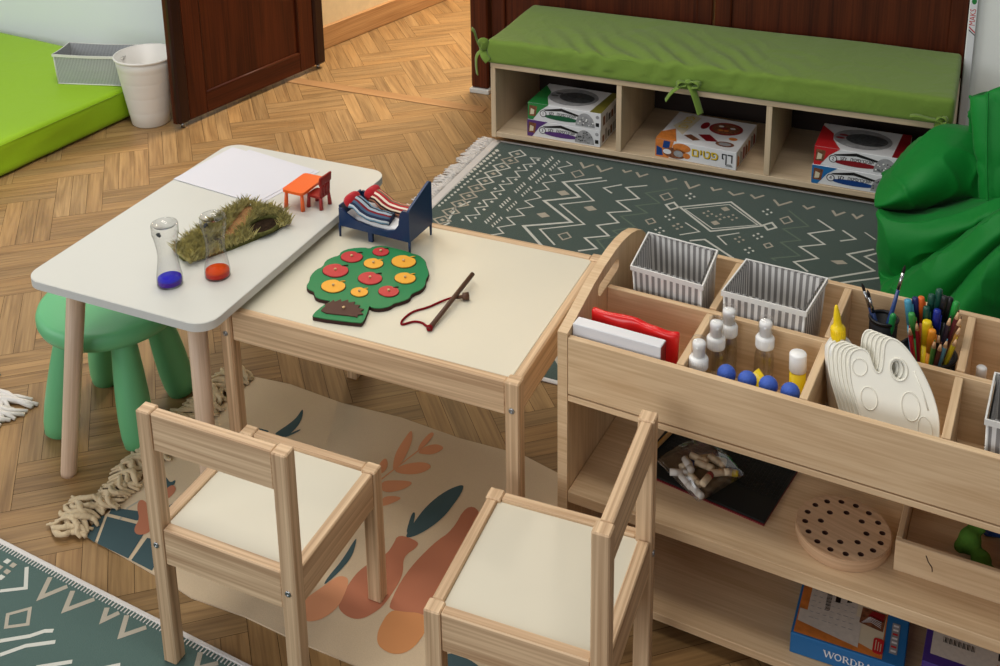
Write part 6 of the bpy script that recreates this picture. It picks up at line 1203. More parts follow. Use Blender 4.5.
# --- striped baskets in the tray
TF = .4315
bk = fabric_box('striped_basket', 'grey striped fabric basket at the left end of the tray beside the arched side', .130, .108, .150, .07, 'strp', at(.108, .274, TF + .007, RAD(-4)) @ Rx(RAD(5)), 'striped fabric baskets in the art shelf', shear=-.14)
bk = fabric_box('striped_basket', 'grey striped fabric basket behind the clear spray bottles', .138, .120, .150, .08, 'strp', at(.290, .261, TF + .0005, RAD(-1)), 'striped fabric baskets in the art shelf', shear=.05)
dup(bk, 'grey striped fabric basket cut off by the right edge of the photo', M=at(.722, .096, TF + .0005, RAD(2)))

# --- box and red envelope
def flat_box():
    M = at(.0095, .0150, TF + .001) @ Rx(RAD(-2)); W, D, H = .156, .026, .129
    t = thing('card_box', 'thin white card box standing against the tray front, left end', 'box', M=M)
    m = MB(); m.box((W / 2, D / 2, H / 2), (W, D, H), 0, .001, 0); m.build('sleeve', 'bw', t)
    m = MB(); m.box((W + .0006, D / 2, H / 2), (.0008, D - .002, H - .004), 2, 0, 0); m.build('end_flap', 'bdred', t)
flat_box()
def envelope():
    m = MB()
    def fn(p, q):
        p = p.copy(); p.y += .004 * noise.noise(Vector((p.x * 25, p.z * 25, 3))) + .003 * math.sin(p.x * 60 + p.z * 30)
        if q.z > .5: p.z += .004 * noise.noise(Vector((p.x * 30, 1, 8))) - .055 * max(0, p.x - .0) * .9
        return p
    m.T = at(.102, .066, TF + .066) @ Rz(RAD(-2)) @ Rx(RAD(-4))
    m.soft((0, 0, 0), (.158, .015, .140), .006, 40, 6, 30, fn)
    o = m.build('envelope', 'red'); tag(o, 'shiny red plastic envelope behind the thin white box', 'envelope')
envelope()

# --- spray bottles
def spray(label, x, y, s=1.0):
    t = thing('spray_bottle', label, 'spray bottle', M=at(x, y, TF + .0003), group='clear mini spray bottles in the tray')
    b = MB(); pr = [(0, 0), (.0150, 0), (.0162, .002), (.0162, .078), (.0150, .086), (.0105, .093), (.0095, .099), (.0090, .099), (.0098, .092), (.0142, .085), (.0154, .077), (.0154, .003), (0, .0025)]
    b.lathe(pr, 28); b.build('bottle', 'pet', t)
    c = MB(); c.lathe([(0, .095), (.0146, .095), (.0150, .097), (.0148, .114), (.0125, .117), (.0, .117)], 28)
    for k in range(28):
        a = 2 * PI * k / 28; c.box((.0150 * math.cos(a), .0150 * math.sin(a), .105), (.0012, .0012, .016), 2)
    c.build('collar', 'capw', t)
    n = MB(); n.lathe([(0, .117), (.0098, .117), (.0098, .132), (.0108, .133), (.0108, .1405), (.0098, .143), (.004, .1435), (0, .1425)], 24); n.tube([(0, -.0105, .1355), (0, -.0122, .1355)], .0022, 8); n.build('nozzle', 'capw', t)
    d = MB(); d.tube([(0, 0, .095), (.001, .001, .05), (.004, .002, .006)], .0016, 6); d.build('dip_tube', 'pet', t)
    v = MB(); v.lathe([(.0128, .1165), (.0130, .146), (.0124, .149), (.0, .1502), (.0, .1496), (.0121, .1485), (.0126, .146), (.0124, .1165)], 24); v.build('clear_overcap', 'overcap', t)
    return t
s0 = spray('clear spray bottle nearest the tray front at the left', .222, .044)
dup(s0, 'clear spray bottle second from the left, in front of the divider', M=at(.2305, .112, TF + .0003, .5))
dup(s0, 'clear spray bottle at the rear left, right under the striped basket', M=at(.2385, .158, TF + .0003, 1))
dup(s0, 'clear spray bottle standing alone in the middle of the compartment', M=at(.303, .150, TF + .0003, .2))

# --- sponge daubers
def dauber(label, x, y, lean, az):
    t = thing('sponge_dauber', label, 'sponge dauber', M=at(x, y, TF + .001) @ Rz(az) @ Rx(lean), group='blue sponge daubers in the tray')
    h = MB(); h.tube([(0, 0, .002), (0, 0, .045), (0, 0, .095)], [.0062, .0048, .0034], 14); h.build('handle', 'yelp', t)
    b = MB(); b.ball((0, 0, .100), .0150, 0, 20, 14, (1, 1, 1.06)); b.build('sponge', 'blueball', t)
    return t
d0 = dauber('blue round sponge dauber, leftmost of four along the tray front', .270, .042, RAD(2), 0)
for x, y, ln, az, lb in ((.303, .042, RAD(3), .2, 'blue round sponge dauber, second from left along the tray front'), (.338, .042, RAD(2), -.2, 'blue round sponge dauber, third from left along the tray front'), (.372, .042, RAD(3), 0, 'blue round sponge dauber, rightmost, below the glue stick')):
    dup(d0, lb, M=at(x, y, TF + .001) @ Rz(az) @ Rx(ln))
def glue_stick():
    t = thing('glue_stick', 'glue stick with white cap and yellow label at compartment right', 'glue stick', M=at(.366, .130, TF + .0003) @ Ry(RAD(-2)))
    b = MB(); b.lathe([(0, 0), (.0125, 0), (.0132, .002), (.0132, .080), (0, .080)], 24); b.build('tube', 'yelp', t)
    w = MB(); w.lathe([(.0133, .032), (.01345, .0325), (.01345, .042), (.0133, .0425)], 24); w.build('label_band', 'bcream', t)
    c = MB(); c.lathe([(0, .0805), (.0136, .0805), (.0140, .082), (.0138, .111), (.0128, .1130), (0, .1130)], 24); c.build('cap', 'capw', t)
glue_stick()
def squeeze(x, y, az):
    t = thing('squeeze_tube', 'small yellow squeeze tube lying behind the blue sponge daubers', 'squeeze tube', M=at(x, y, TF + .066) @ Rz(az) @ Ry(RAD(38)))
    m = MB(); m.tube([(-.012, 0, 0), (.020, 0, 0), (.052, 0, 0)], [.0125, .0115, .0085], 16); m.build('tube_body', 'yelp', t)
    c = MB(); c.tube([(.052, 0, 0), (.060, 0, 0), (.074, 0, 0)], [.0055, .0045, .0022], 12); c.build('tip', 'yelp', t)
squeeze(.306, .098, RAD(-18))
def glue_bottle():
    t = thing('glue_bottle', 'white glue bottle with yellow pointed nozzle behind the palettes', 'glue bottle', M=at(.4400, .1400, TF + .003) @ Ry(RAD(-7)) @ Matrix.Diagonal((.68, .76, 1.03, 1)))
    b = MB(); b.lathe([(0, 0), (.030, 0), (.034, .004), (.034, .118), (.032, .132), (.024, .141), (.016, .145), (.0145, .150), (0, .150)], 36); b.build('bottle', 'glue', t)
    c = MB(); c.lathe([(0, .146), (.0165, .146), (.0168, .150), (.0160, .166), (.0120, .168), (.0100, .171), (.0085, .178), (.0080, .186), (.0042, .200), (.0028, .203), (0, .203)], 24)
    for k in range(20):
        a = 2 * PI * k / 20; c.box((.0166 * math.cos(a), .0166 * math.sin(a), .157), (.0012, .0012, .014), 2)
    c.build('nozzle_cap', 'yelp', t)
glue_bottle()
# --- stack of paint palettes leaning in the third compartment
PAL = [(.445, .578), (.444, .592), (.451, .601), (.462, .605), (.471, .601), (.479, .586), (.485, .578), (.492, .578), (.494, .587), (.493, .602), (.492, .617), (.497, .627), (.507, .628), (.522, .621), (.544, .601), (.564, .576), (.577, .552), (.584, .53), (.586, .506), (.583, .485), (.570, .462), (.548, .452), (.522, .452), (.500, .462), (.482, .495), (.467, .524), (.452, .552)]
KY = math.sqrt(1.25)
def palette(label, M, grp='cream paint palettes stacked in the tray'):
    t = thing('paint_palette', label, 'paint palette', M=M, group=grp)
    P = smoothpts([(x - .515, (z - .44) * KY) for x, z in PAL], 2)
    hole = smoothpts(ell(.517 - .515, (.589 - .44) * KY, .010, .014, 12, .3), 1)
    m = MB(); m.holed(P, [hole], 0, .0014); m.build('plate', 'pal', t)
    r = MB(); r.tube([(x, y, .0015) for x, y in P], .0015, 8, closed=True); r.build('raised_rim', 'pal', t)
    for cx, cz, a, b, rot in ((.461, .579, .011, .013, 0), (.481, .541, .012, .017, .3), (.505, .500, .013, .017, .2), (.541, .545, .013, .021, .25), (.565, .520, .010, .019, .25)):
        w = MB(); w.tube([(x, y, .0018) for x, y in ell(cx - .515, (cz - .44) * KY, a, b, 28, rot)], .0009, 6, closed=True); w.build('paint_well', 'pal', t)
    w = MB(); w.tube([(x, y, .0020) for x, y in ell(.517 - .515, (.589 - .44) * KY, .0125, .0165, 28, .3)], .0016, 8, closed=True); w.build('thumb_hole_rim', 'pal', t)
    g = MB(); g.tube([(x - .515, (z - .44) * KY, .0014) for x, z in ((.539, .592), (.556, .566), (.566, .546))], .0013, 6); g.build('paint_well', 'pal', t)
    return t
EV = Vector((0, .5, 1)).normalized(); EN = Vector((0, -1, .5)).normalized()
def palM(k):
    B = Matrix(((1, 0, 0), (0, EV.y, EN.y), (0, EV.z, EN.z))).to_4x4()
    return SH @ Tr(.518 - .0074 * k, .0235 + .0052 * k, .4335 - .0021 * k) @ B @ Tr(0, 0, -.0)
p0 = palette('cream plastic paint palette, frontmost of the leaning stack', palM(0))
for k, lb in enumerate(('second cream paint palette from the front of the leaning stack', 'third cream paint palette from the front of the leaning stack', 'fourth cream paint palette from the front of the leaning stack', 'fifth cream paint palette, next to last at the back of the stack', 'rearmost cream paint palette, leaning nearest the white glue bottle')):
    dup(p0, lb, M=palM(k + 1))

# --- cups and drawing things
def cup(label, x, y, r, h):
    t = thing('pencil_cup', label, 'pencil cup', M=at(x, y, TF + .0005))
    m = MB(); m.lathe([(0, 0), (r * .94, 0), (r, h), (r - .0018, h), (r * .94 - .0018, .0018), (0, .0018)], 36); m.build('cup_body', 'blackmesh', t)
    n = MB(); n.lathe([(r - .003, h - .001), (r + .001, h - .003), (r + .002, h + .001), (r, h + .003), (r - .003, h + .002), (r - .003, h - .001)], 36); n.build('rim', 'black', t)
cup('black pencil cup with a thick rim holding the paintbrushes', .466, .316, .0235, .102)
cup('black mesh cup packed with coloured pencils and markers', .545, .270, .044, .086)
PENC = {'lblue': rgb(70, 150, 180), 'green': rgb(60, 150, 70), 'navy': rgb(28, 36, 92), 'orange': rgb(226, 104, 40), 'dgreen': rgb(26, 76, 62), 'black': rgb(26, 26, 28), 'blue': rgb(30, 44, 140), 'green2': rgb(40, 150, 62), 'red': rgb(150, 24, 44), 'red2': rgb(190, 36, 52), 'yellow': rgb(238, 208, 30), 'amber': rgb(236, 150, 40), 'pblack': rgb(34, 34, 34), 'pgreen': rgb(86, 142, 66), 'pbrown': rgb(110, 60, 50), 'pblue': rgb(110, 170, 196), 'pyellow': rgb(210, 190, 40), 'pdark': rgb(52, 40, 52), 'pmaroon': rgb(110, 42, 48), 'pbrown2': rgb(98, 58, 40), 'pochre': rgb(178, 130, 60), 'brush': rgb(26, 60, 120), 'brushdark': rgb(24, 48, 96), 'greenbr': rgb(30, 140, 70)}
for k_, c_ in PENC.items(): MAT['pen_' + k_] = plain('paint_' + k_, c_, .35, .5)
MAT['rawwood'] = plain('sharpened_wood', rgb(222, 182, 140), .7, .3)
MAT['bristle'] = plain('dark_bristle', rgb(40, 34, 32), .9, .2)
PENS = [('brushdark', .426, .313, .593, 'paintbrush with dark bristles, leftmost in the brush cup'), ('brushdark', .437, .304, .588, 'paintbrush with dark bristles, second from left in the brush cup'), ('brush', .489, .348, .626, 'tall blue paintbrush pointing up above all the others'), ('lblue', .506, .272, .606, 'light blue marker at the left of the crowded cup'), ('green', .515, .258, .591, 'green marker beside the light blue one'), ('navy', .516, .283, .607, 'navy marker behind the light blue one'), ('orange', .525, .286, .609, 'orange-capped marker at the back of the cup'), ('dgreen', .540, .291, .615, 'dark green marker left of the two black ones'), ('dgreen', .551, .296, .625, 'dark green marker sticking up highest beside the two black ones'), ('dgreen', .536, .272, .601, 'dark green marker in front of its dark green neighbours'), ('black', .569, .291, .617, 'black marker, right one of the pair at the back'), ('black', .561, .287, .619, 'black marker, left one of the pair at the back'), ('blue', .553, .272, .600, 'royal blue marker in the middle of the crowded cup'), ('green2', .579, .288, .613, 'bright green marker at the back right of the cup'), ('red', .524, .256, .580, 'crimson pencil at the front left of the cup'), ('yellow', .540, .258, .583, 'thick yellow marker leaning over the front of the cup'), ('amber', .550, .250, .574, 'amber marker just right of the thick yellow one'), ('pblack', .561, .252, .570, 'black pencil with pale sharpened tip at the front'), ('pgreen', .556, .241, .563, 'green pencil at the front of the cup'), ('pbrown', .566, .241, .561, 'brown pencil between the green and light blue pencils'), ('pblue', .574, .246, .566, 'light blue pencil at the front of the cup'), ('pyellow', .588, .252, .570, 'yellow pencil leaning to the right by the divider'), ('pdark', .574, .268, .597, 'dark violet pencil amid the right hand pencils'), ('pmaroon', .585, .277, .606, 'maroon pencil standing at the far right'), ('pbrown2', .590, .268, .600, 'dark brown pencil at the right rim of the cup'), ('pochre', .591, .260, .588, 'ochre pencil at the right rim of the cup'), ('red2', .514, .250, .572, 'bright red pencil at the left front of the cup'), ('greenbr', .483, .300, .556, 'short green brush handle in the brush cup')]
def pen(k, x, y, z, label):
    first = k.startswith('brush') or k == 'greenbr'
    bx, by_ = (.468, .316) if first else (.545, .270); kk = (-.35 if k != 'greenbr' else .3) if first else .25
    b = Vector((bx + (x - bx) * kk, by_ + (y - by_) * kk, TF + .004)); e = Vector((x, y, z)); d = (e - b); L = d.length
    q = Vector((0, 0, 1)).rotation_difference(d.normalized()).to_matrix().to_4x4()
    M = SH @ Tr(*b) @ q; c = 'pen_' + k
    if k.startswith('brush'):
        t = thing('paintbrush', label, 'paintbrush', M=M, group='paintbrushes in the brush cup')
        m = MB(); m.tube([(0, 0, 0), (0, 0, L * .35), (0, 0, L - .045)], [.0022, .0046, .0030], 12); m.build('handle', c, t)
        m = MB(); m.tube([(0, 0, L - .045), (0, 0, L - .014)], [.0031, .0026], 12); m.build('ferrule', 'metal', t)
        m = MB(); m.tube([(0, 0, L - .014), (0, 0, L - .007), (0, 0, L)], [.0026, .0028, .0006], 10); m.build('bristles', 'bristle', t)
    elif k == 'greenbr':
        m = MB(); m.T = M; m.tube([(0, 0, 0), (0, 0, L - .004), (0, 0, L)], [.004, .0055, .003], 12); tag(m.build('brush', c), label, 'paintbrush')
    elif k.startswith('p') or k in ('red', 'red2'):
        t = thing('pencil', label, 'pencil', M=M, group='coloured pencils in the mesh cup')
        r = .0038
        m = MB(); m.tube([(0, 0, 0), (0, 0, L - .018)], r, 6, 0, False); m.build('shaft', c, t)
        m = MB(); m.tube([(0, 0, L - .018), (0, 0, L - .005)], [r * .97, .0013], 10); m.build('sharpened_end', 'rawwood', t)
        m = MB(); m.tube([(0, 0, L - .005), (0, 0, L)], [.0013, .0003], 8); m.build('lead', c, t)
    else:
        t = thing('marker', label, 'marker', M=M, group='markers in the mesh cup')
        r = .0072 if k in ('yellow',) else .0058 if k in ('amber', 'blue', 'lblue') else .0052
        m = MB(); m.tube([(0, 0, 0), (0, 0, L - .045)], r, 16); m.build('barrel', c, t)
        m = MB(); m.tube([(0, 0, L - .0445), (0, 0, L - .004), (0, 0, L - .001), (0, 0, L)], [r + .0006, r + .0004, r - .0004, r * .6], 16)
        m.box((r + .0012, 0, L - .022), (.0016, .003, .026), 2); m.build('cap', c, t)
for p in PENS: pen(*p)

# --- right rear compartment
def mini_bottle():
    t = thing('small_bottle', 'tiny bottle with white cap in the right rear tray compartment', 'bottle', M=at(.628, .262, TF + .0003) @ Matrix.Diagonal((1.1, 1.1, 1.35, 1)))
    b = MB(); b.lathe([(0, 0), (.011, 0), (.012, .002), (.012, .044), (.008, .050), (0, .050)], 20); b.build('bottle', 'glue', t)
    c = MB(); c.lathe([(0, .050), (.0075, .050), (.0075, .064), (.006, .066), (0, .066)], 16); c.build('cap', 'capw', t)
    m = MB(); m.T = at(.640, .30, TF + .022) @ Rz(RAD(-20)); m.tube([(0, 0, 0), (.05, 0, .004), (.09, 0, .002)], [.005, .006, .004], 10, 0, True, False, .6)
    o = m.build('craft_knife', 'edgegrey'); tag(o, 'grey plastic handle lying behind the tiny white capped bottle', 'tool handle')
mini_bottle()

# --- middle shelf
ZS = .2357
def rubber_board():
    t = thing('peg_board', 'black rubber grid board with red edge lying on the middle shelf', 'board', M=at(.094, .103, ZS) @ Rz(RAD(-7.0)))
    W, D = .243, .200
    m = MB(); m.box((W / 2, D / 2, .0012), (W, D, .0024), 0, .0005); m.build('red_backing', 'rededge', t)
    m = MB(); m.box((W / 2, D / 2 + .001, .0045), (W - .001, D - .003, .0038), 0, .0006); m.build('board_sheet', 'board', t)
    g = MB()
    for i in range(30):
        for j in range(19):
            if j > 4 + (0 if i > 8 else 2): g.box((.008 + i * .0078, .022 + j * .0092, .0068), (.0052, .0062, .0012), 0)
    g.build('grid_studs', 'board', t)
rubber_board()
def bag():
    Z0 = ZS + .0080
    PTS = [(.174, .117, 20, 'w'), (.203, .112, -38, 'c'), (.214, .086, -35, 'w'), (.226, .108, 80, 'r'), (.228, .160, -20, 'c'), (.250, .158, 15, 'y'), (.223, .180, 5, 'c'), (.242, .134, 35, 'c'), (.192, .100, -40, 'w'), (.198, .152, -10, 'c'), (.180, .146, 60, 'b'), (.203, .176, 30, 'c'), (.186, .128, -50, 'w'), (.212, .140, -5, 'c')]
    MAT['pegw'] = plain('peg_white', rgb(226, 220, 210), .6); 
    ends = {'w': 'pegw', 'c': 'cork', 'r': 'bdred', 'y': 'byellow', 'b': 'bdblue'}
    words_ = {'w': 'white painted peg', 'c': 'plain wooden peg', 'r': 'wooden peg with dark red end', 'y': 'wooden peg with yellow end', 'b': 'wooden peg with blue end'}
    first = None
    n = 0
    for i, (x, y, a, k) in enumerate(PTS):
        z = Z0 + .0078 + (0.0135 if i in (3, 4, 9, 12, 13, 7) else 0)
        lb = {'r': 'wooden peg with dark red end in the clear zip bag', 'y': 'wooden peg with yellow end in the clear zip bag', 'b': 'wooden peg with dark blue end in the clear zip bag', 'w': 'white painted peg at the zip edge of the clear bag', 'c': 'plain wooden peg heaped inside the clear zip bag'}[k]
        t = thing('wooden_peg', lb, 'peg', M=at(x, y, z) @ Rz(RAD(a)), group='pegs in the zip bag, ' + words_[k])
        m = MB(); m.tube([(-.017, 0, 0), (-.0165, 0, 0), (.006, 0, 0)], [.0055, .0062, .0062], 14); m.build('peg_body', 'pegw' if k == 'w' else 'cork', t)
        m = MB(); m.tube([(.006, 0, 0), (.0145, 0, 0), (.017, 0, 0)], [.0063, .0063, .0050], 14); m.build('painted_end', ends[k], t)
    t = thing('zip_bag', 'clear plastic zip bag full of wooden pegs on the black board', 'bag', M=at(.197, .142, Z0))
    C = [(-.072, -.004), (.028, -.072), (.078, .030), (-.016, .088)]
    m = MB(); N = 22; vs = []; 
    rn = random.Random(4)
    for top in (1, 0):
        for j in range(N + 1):
            for i in range(N + 1):
                u, v = i / N, j / N
                x = (C[0][0] * (1 - u) + C[1][0] * u) * (1 - v) + (C[3][0] * (1 - u) + C[2][0] * u) * v
                y = (C[0][1] * (1 - u) + C[1][1] * u) * (1 - v) + (C[3][1] * (1 - u) + C[2][1] * u) * v
                e = min(1, (16 * u * (1 - u) * v * (1 - v)) ** .5 * 1.15)
                z = (.0345 * e + .005 * e * noise.noise(Vector((x * 70, y * 70, 2))) + .0012) if top else .0002
                if top: z += .006 * max(0, (v - .7) / .3) * abs(noise.noise(Vector((x * 120, y * 60, 7)))) + .0006
                vs.append((x, y, z))
    b = (N + 1) ** 2; fs = []
    for o_ in (0, b):
        for j in range(N):
            for i in range(N): fs.append([o_ + j * (N + 1) + i, o_ + j * (N + 1) + i + 1, o_ + (j + 1) * (N + 1) + i + 1, o_ + (j + 1) * (N + 1) + i])
    m.add(vs, fs, None, 0, True); m.build('bag_film', 'film', t)
    z = MB(); z.tube([(C[0][0] - .002, C[0][1], .0022), (C[1][0] - .002, C[1][1], .0022)], .0020, 6, 0, True, False); z.tube([(C[0][0] + .003, C[0][1] + .004, .0028), (C[1][0] + .002, C[1][1] + .004, .0028)], .0014, 6); z.build('zip_seal', 'pet', t)
bag()
m = MB(); m.T = at(.120, .205, ZS + .0075); m.tube([(-.009, -.045, .005), (0, 0, .005), (.011, .055, .005)], .0042, 6, 0, False); tag(m.build('pencil', 'pen_pochre'), 'yellow pencil lying on the black board behind the zip bag', 'pencil')
def peg_disc():
    t = MB(); c = (.457, .106); R = .0755
    t.T = at(c[0], c[1], ZS) @ Rz(RAD(-14))
    holes = [ell(.0605 * math.cos(2 * PI * k / 16 + .1), .0605 * math.sin(2 * PI * k / 16 + .1), .0050, .0050, 12) for k in range(16)]
    holes += [ell(.036 * math.cos(2 * PI * k / 8 + .3), .036 * math.sin(2 * PI * k / 8 + .3), .0050, .0050, 12) for k in range(8)]
    t.prism(ell(0, 0, R - .002, R - .002, 64), .0003, .006, 0, 0, True)
    t.holed(ell(0, 0, R, R, 64), holes, .006, .0215, 0, 1)  # hole walls browner than the disc: shade in the holes put into colour
    t.holed(ell(0, 0, R - .0015, R - .0015, 64), holes, .0212, .0228, 0, 1)
    o = t.build('peg_disc', ['disc', 'hog']); tag(o, 'round wooden disc with two rings of drilled holes on middle shelf', 'peg disc')
peg_disc()
def tray():
    W, D, H, th = .30, .20, .057, .009
    t = thing('wooden_tray', 'open wooden box with soft toys at the right of middle shelf', 'box', M=at(.541, .074, ZS) @ Rz(RAD(.5)))
    def bd(n, c, d, g): q = MB(); q.box(c, d, g, .0012); q.build(n, 'birch', t)
    bd('front_board', (W / 2, th / 2, H / 2), (W, th, H), 0); bd('back_board', (W / 2, D - th / 2, H / 2), (W, th, H), 0)
    bd('side_board', (th / 2, D / 2, H / 2 + .0005), (th, D - 2 * th - .0006, H - .001), 1); bd('side_board', (W - th / 2, D / 2, H / 2 + .0005), (th, D - 2 * th - .0006, H - .001), 1)
    bd('base_board', (W / 2, D / 2, .004), (W - 2 * th - .001, D - 2 * th - .001, .006), 0)
    k = MB()
    k.tube([(.046, -.0003, .046), (.050, -.0006, .036), (.056, -.0006, .028), (.057, -.0003, .020)], .0008, 5); k.build('scratch', 'darkedge', t)
tray()
def toys():
    z = ZS + .008
    m = MB(); m.T = at(.655, .150, z)
    m.ball((-.012, .004, .026), .020, 0, 18, 12, (.9, 1, 1.15)); m.ball((.008, -.022, .018), .016, 0, 16, 10, (1, 1.2, 1)); m.ball((.022, -.040, .014), .0125, 0, 14, 10, (1.1, 1.0, 1)); m.ball((-.004, .018, .044), .012, 0, 14, 10, (1.2, .8, .8)); m.ball((-.024, -.006, .018), .011, 0, 12, 8)
    o = m.build('felt_toy', 'leafgreen')
    md = o.modifiers.new('r', 'REMESH'); md.mode = 'VOXEL'; md.voxel_size = .003; md.use_smooth_shade = True
    s = o.modifiers.new('s', 'SMOOTH'); s.iterations = 8; s.factor = .5
    tag(o, 'moss green felt toy lying in the open wooden box', 'soft toy')
    m = MB(); m.T = at(.712, .150, z)
    m.ball((0, 0, .030), .024, 0, 18, 12, (1, 1.1, 1)); m.ball((.006, -.034, .022), .017, 0, 16, 10); m.ball((.024, -.006, .046), .014, 0, 12, 8); m.ball((-.012, .020, .042), .012, 0, 12, 8)
    o = m.build('felt_toy', 'pinkfelt')
    md = o.modifiers.new('r', 'REMESH'); md.mode = 'VOXEL'; md.voxel_size = .003; md.use_smooth_shade = True
    s = o.modifiers.new('s', 'SMOOTH'); s.iterations = 6; s.factor = .5
    tag(o, 'speckled pink felt toy in the open wooden box, right of the green one', 'soft toy')
    m = MB(); m.T = at(.690, .222, z + .0004) @ Rz(.3); m.box((0, 0, .028), (.070, .022, .056), 0, .006); tag(m.build('blue_block', 'bdblue'), 'dark blue block behind the felt toys in the open box', 'block')
toys()

# --- bottom shelf
GLY = {'W': (1.25, [((0, 1), (.32, 0), 1), ((.32, 0), (.60, 1), 0), ((.60, 1), (.88, 0), 1), ((.88, 0), (1.18, 1), 0)], [(0, 1), (.60, 1), (1.18, 1)]),
       'R': (.92, [((.16, 0), (.16, 1), 1), ((.16, .97), (.50, .97), 0), ((.16, .50), (.50, .50), 0), ((.62, .86), (.62, .62), 1), ((.50, .97), (.62, .86), 0), ((.50, .50), (.62, .62), 0), ((.42, .50), (.80, 0), 1)], [(.16, 0), (.16, 1), (.82, 0)]),
       'D': (.95, [((.16, 0), (.16, 1), 1), ((.16, .97), (.48, .97), 0), ((.16, .03), (.48, .03), 0), ((.76, .68), (.76, .32), 1), ((.48, .97), (.76, .68), 0), ((.48, .03), (.76, .32), 0)], [(.16, 0), (.16, 1)]),
       'P': (.80, [((.16, 0), (.16, 1), 1), ((.16, .97), (.48, .97), 0), ((.16, .45), (.48, .45), 0), ((.62, .84), (.62, .60), 1), ((.48, .97), (.62, .84), 0), ((.48, .45), (.62, .60), 0)], [(.16, 0), (.16, 1)]),
       'A': (.98, [((.08, 0), (.44, 1), 0), ((.44, 1), (.82, 0), 1), ((.20, .33), (.68, .33), 0)], [(.08, 0), (.82, 0)])}
def serif(t, word, x, y, h, e, mat):
    for ch in word:
        if ch == 'O':
            t.ribbon([(x + h * (.46 + .36 * math.cos(2 * PI * k / 28)), y + h * (.5 + .48 * math.sin(2 * PI * k / 28))) for k in range(28)], h * .15, e, True, mat); x += h * 1.0; continue
        w, st, sf = GLY[ch]
        for i, (a, b, k) in enumerate(st):
            t.ribbon([(x + h * a[0], y + h * a[1]), (x + h * b[0], y + h * b[1])], h * (.18 if k else .085), e * (1 + .05 * i), False, mat)
        for a in sf: t.ribbon([(x + h * (a[0] - .16), y + h * a[1]), (x + h * (a[0] + .16), y + h * a[1])], h * .06, e * 1.4, False, mat)
        x += h * w
ZB = .0478
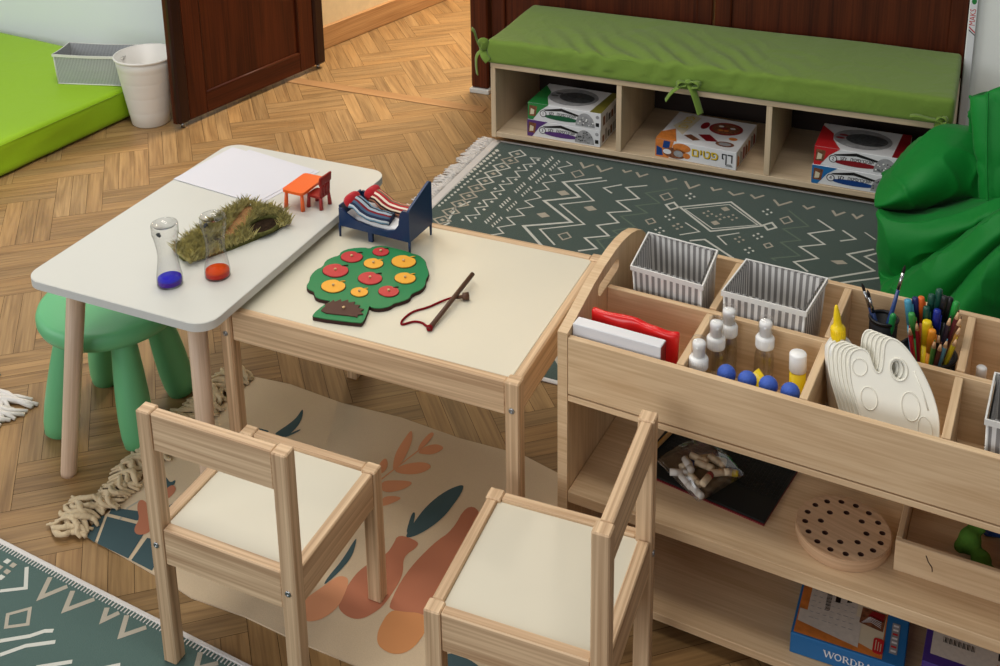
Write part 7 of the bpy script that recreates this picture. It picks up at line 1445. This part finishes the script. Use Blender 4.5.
def letter_box(label, x, y, rz, W, D, H, kind):
    T = at(x, y, ZB) @ Rz(rz); t = MB(); t.T = T
    e = .0003
    t.box((W / 2, D / 2, H / 2), (W, D, H), 0, .0012, 0)
    F = T @ Tr(0, -.0006, 0) @ FR; U = T @ Tr(0, 0, H + .0005)
    if kind == 'wordpad':
        mats = ['bblue', 'borange', 'blabel', 'bblack', 'bred', 'bw', 'bbrown', 'bcream', 'bdred', 'bolive', 'bg']
        t.T = F; serif(t, 'WORDPAD', W * .31, H * .36, .0128, e, 5)
        t.T = U
        t.poly([(.004, .004, 0), (W - .034, .004, 0), (W - .034, D - .003, 0), (.004, D - .003, 0)], 1)
        t.poly([(.048, D - .02, e), (W - .036, D - .02, e), (W - .036, D - .004, e), (.048, D - .004, e)], 7)
        t.poly([(.075, .032, e), (W - .036, .012, e), (W - .036, D - .020, e), (.075, D - .020, e)], 7)
        t.poly([(.006, .030, 2 * e), (.104, .012, 2 * e), (.104, .078, 2 * e), (.094, .078, 2 * e), (.094, D - .028, 2 * e), (.018, D - .024, 2 * e), (.018, .058, 2 * e), (.006, .058, 2 * e)], 2)
        t.poly([(.100, .066, 3 * e), (.138, .060, 3 * e), (.140, .100, 3 * e), (.102, .102, 3 * e)], 6)
        t.poly([(.112, .085, 4 * e), (.136, .082, 4 * e), (.138, .098, 4 * e), (.118, .099, 4 * e)], 8)
        for k in range(5): t.ribbon([(.104 + k * .002, .068 + k * .003), (.118, .074 + k * .003), (.134, .067 + k * .004)], .0012, 4 * e, False, 5)
        t.prism(rpoly(.126, .012, .142, .044, .005, 4), 2 * e, 5 * e, 4)
        t.T = U @ Tr(.134, .028, 5.5 * e) @ Rz(PI / 2)
        for q in range(3): t.ribbon([(-.011 + q, .004 - q * .004) if False else (-.011, .004 - q * .004), (.011 - q * .003, .004 - q * .004)], .0011, e, False, 7)
        t.T = U
        for r_ in range(6):
            for cidx in range(7):
                rn = random.Random(r_ * 9 + cidx); x_ = .022 + cidx * .0105; y_ = .044 + r_ * .0125
                if y_ > D - .034: continue
                t.poly([(x_, y_, 3 * e), (x_ + rn.uniform(.003, .008), y_, 3 * e), (x_ + rn.uniform(.003, .008), y_ + .0012, 3 * e), (x_, y_ + .0012, 3 * e)], 10)
        for q in range(16):
            w_ = (.0008, .0016, .0012)[q % 3]; y_ = .070 + q * .0026
            t.poly([(.044, y_, 3 * e), (.052, y_, 3 * e), (.052, y_ + w_, 3 * e), (.044, y_ + w_, 3 * e)], 3)
        t.poly([(.058, .094, 3 * e), (.066, .094, 3 * e), (.066, .110, 3 * e), (.058, .110, 3 * e)], 3)
        t.poly([(.076, .100, 3 * e), (.084, .103, 3 * e), (.083, .108, 3 * e), (.077, .107, 3 * e)], 3)
        t.poly([(W - .025, .022, e), (W - .013, .022, e), (W - .013, .088, e), (W - .025, .088, e)], 10)
        for q in range(7): t.poly([(W - .023, .026 + q * .009, 2 * e), (W - .015, .026 + q * .009, 2 * e), (W - .015, .030 + q * .009, 2 * e), (W - .023, .030 + q * .009, 2 * e)], (5, 4, 5)[q % 3])
    else:
        mats = ['bdpurple', 'borange', 'blabel', 'bblack', 'bred', 'bw', 'bg']
        t.T = U
        t.poly([(.010, .020, 0), (W - .004, .020, 0), (W - .004, D - .004, 0), (.010, D - .004, 0)], 2)
        t.poly([(.016, .090, e), (.044, .090, e), (.044, .098, e), (.016, .098, e)], 3)
        for q in range(22):
            w_ = (.0007, .0015, .0011)[q % 3]; x_ = .026 + q * .0022
            t.poly([(x_, .052, e), (x_ + w_, .052, e), (x_ + w_, .064, e), (x_, .064, e)], 3)
        for r_ in range(6):
            y_ = .070 + r_ * .007
            t.poly([(.050, y_, e), (.096, y_, e), (.096, y_ + .0012, e), (.050, y_ + .0012, e)], 6)
        t.poly([(.106, .018, e), (W, .018, e), (W, .042, e), (.106, .042, e)], 1)
        t.text('ic', .034, Tr(.116, .062, e), 3)
        t.poly([(.102, .086, e), (.14, .086, e), (.14, .094, e), (.102, .094, e)], 3)
    o = t.build('boxed_set', mats); tag(o, label, 'box'); return o
letter_box('flat blue and orange box lettered WORDPAD on the bottom shelf', .399, .026, RAD(3.5), .176, .185, .040, 'wordpad')
letter_box('violet box with white label right of the WORDPAD box', .598, .055, RAD(1), .190, .150, .052, 'purple')

# ================================================================== LIGHT
def area(name, loc, target, sx, sy, power, col):
    l = bpy.data.lights.new(name, 'AREA'); l.shape = 'RECTANGLE'; l.size = sx; l.size_y = sy; l.energy = power; l.color = col
    o = bpy.data.objects.new(name, l); COL.objects.link(o); o.location = loc
    o.rotation_euler = (Vector(target) - Vector(loc)).to_track_quat('-Z', 'Y').to_euler()
    return o
area('window_daylight', (-4.2, -.2, 2.0), (-1.2, 1.9, .3), 2.2, 1.8, 34, (.95, .98, 1.0))
area('window_daylight', (-1.6, -2.6, 1.7), (-.9, 1.9, .3), 2.6, 1.7, 62, (.97, .98, 1.0))
area('overhead_light', (-1.5, 1.9, 2.9), (-1.5, 1.9, 0), 1.2, .5, 24, (1.0, .95, .87))
area('overhead_light', (-2.7, 2.75, 2.9), (-2.7, 2.75, 0), 1.2, .5, 23, (1.0, .97, .92))  # added fill from above, brightens the back left wall, mat and cushion
area('overhead_light', (-.2, 1.0, 2.9), (-.2, 1.0, 0), 1.2, .5, 15, (1.0, .95, .87))
area('corridor_lamp', (-1.7, 4.9, 2.6), (-2.0, 4.6, 0), 1.0, .6, 100, (1.0, .87, .68))
wd = bpy.data.worlds.new('World'); SC.world = wd; wd.use_nodes = True
bg = wd.node_tree.nodes['Background']; bg.inputs[0].default_value = (.86, .91, 1.0, 1); bg.inputs[1].default_value = .20

# ================================================================== CAMERA
cam = bpy.data.cameras.new('camera'); co = bpy.data.objects.new('camera', cam); COL.objects.link(co)
cam.sensor_width = 36; cam.lens = 41.8833; cam.shift_x = .0536875; cam.shift_y = -.3566851; cam.clip_start = .05
co.matrix_world = Tr(0, 0, 1.67582) @ Rz(.452) @ Rx(PI / 2 - RAD(15.879216)) @ Rz(RAD(-1.580242))
SC.camera = co
SC.view_settings.view_transform = 'Standard'; SC.view_settings.look = 'None'
SC.view_settings.exposure = 0.0; SC.view_settings.gamma = 1.0; SC.view_settings.use_curve_mapping = False
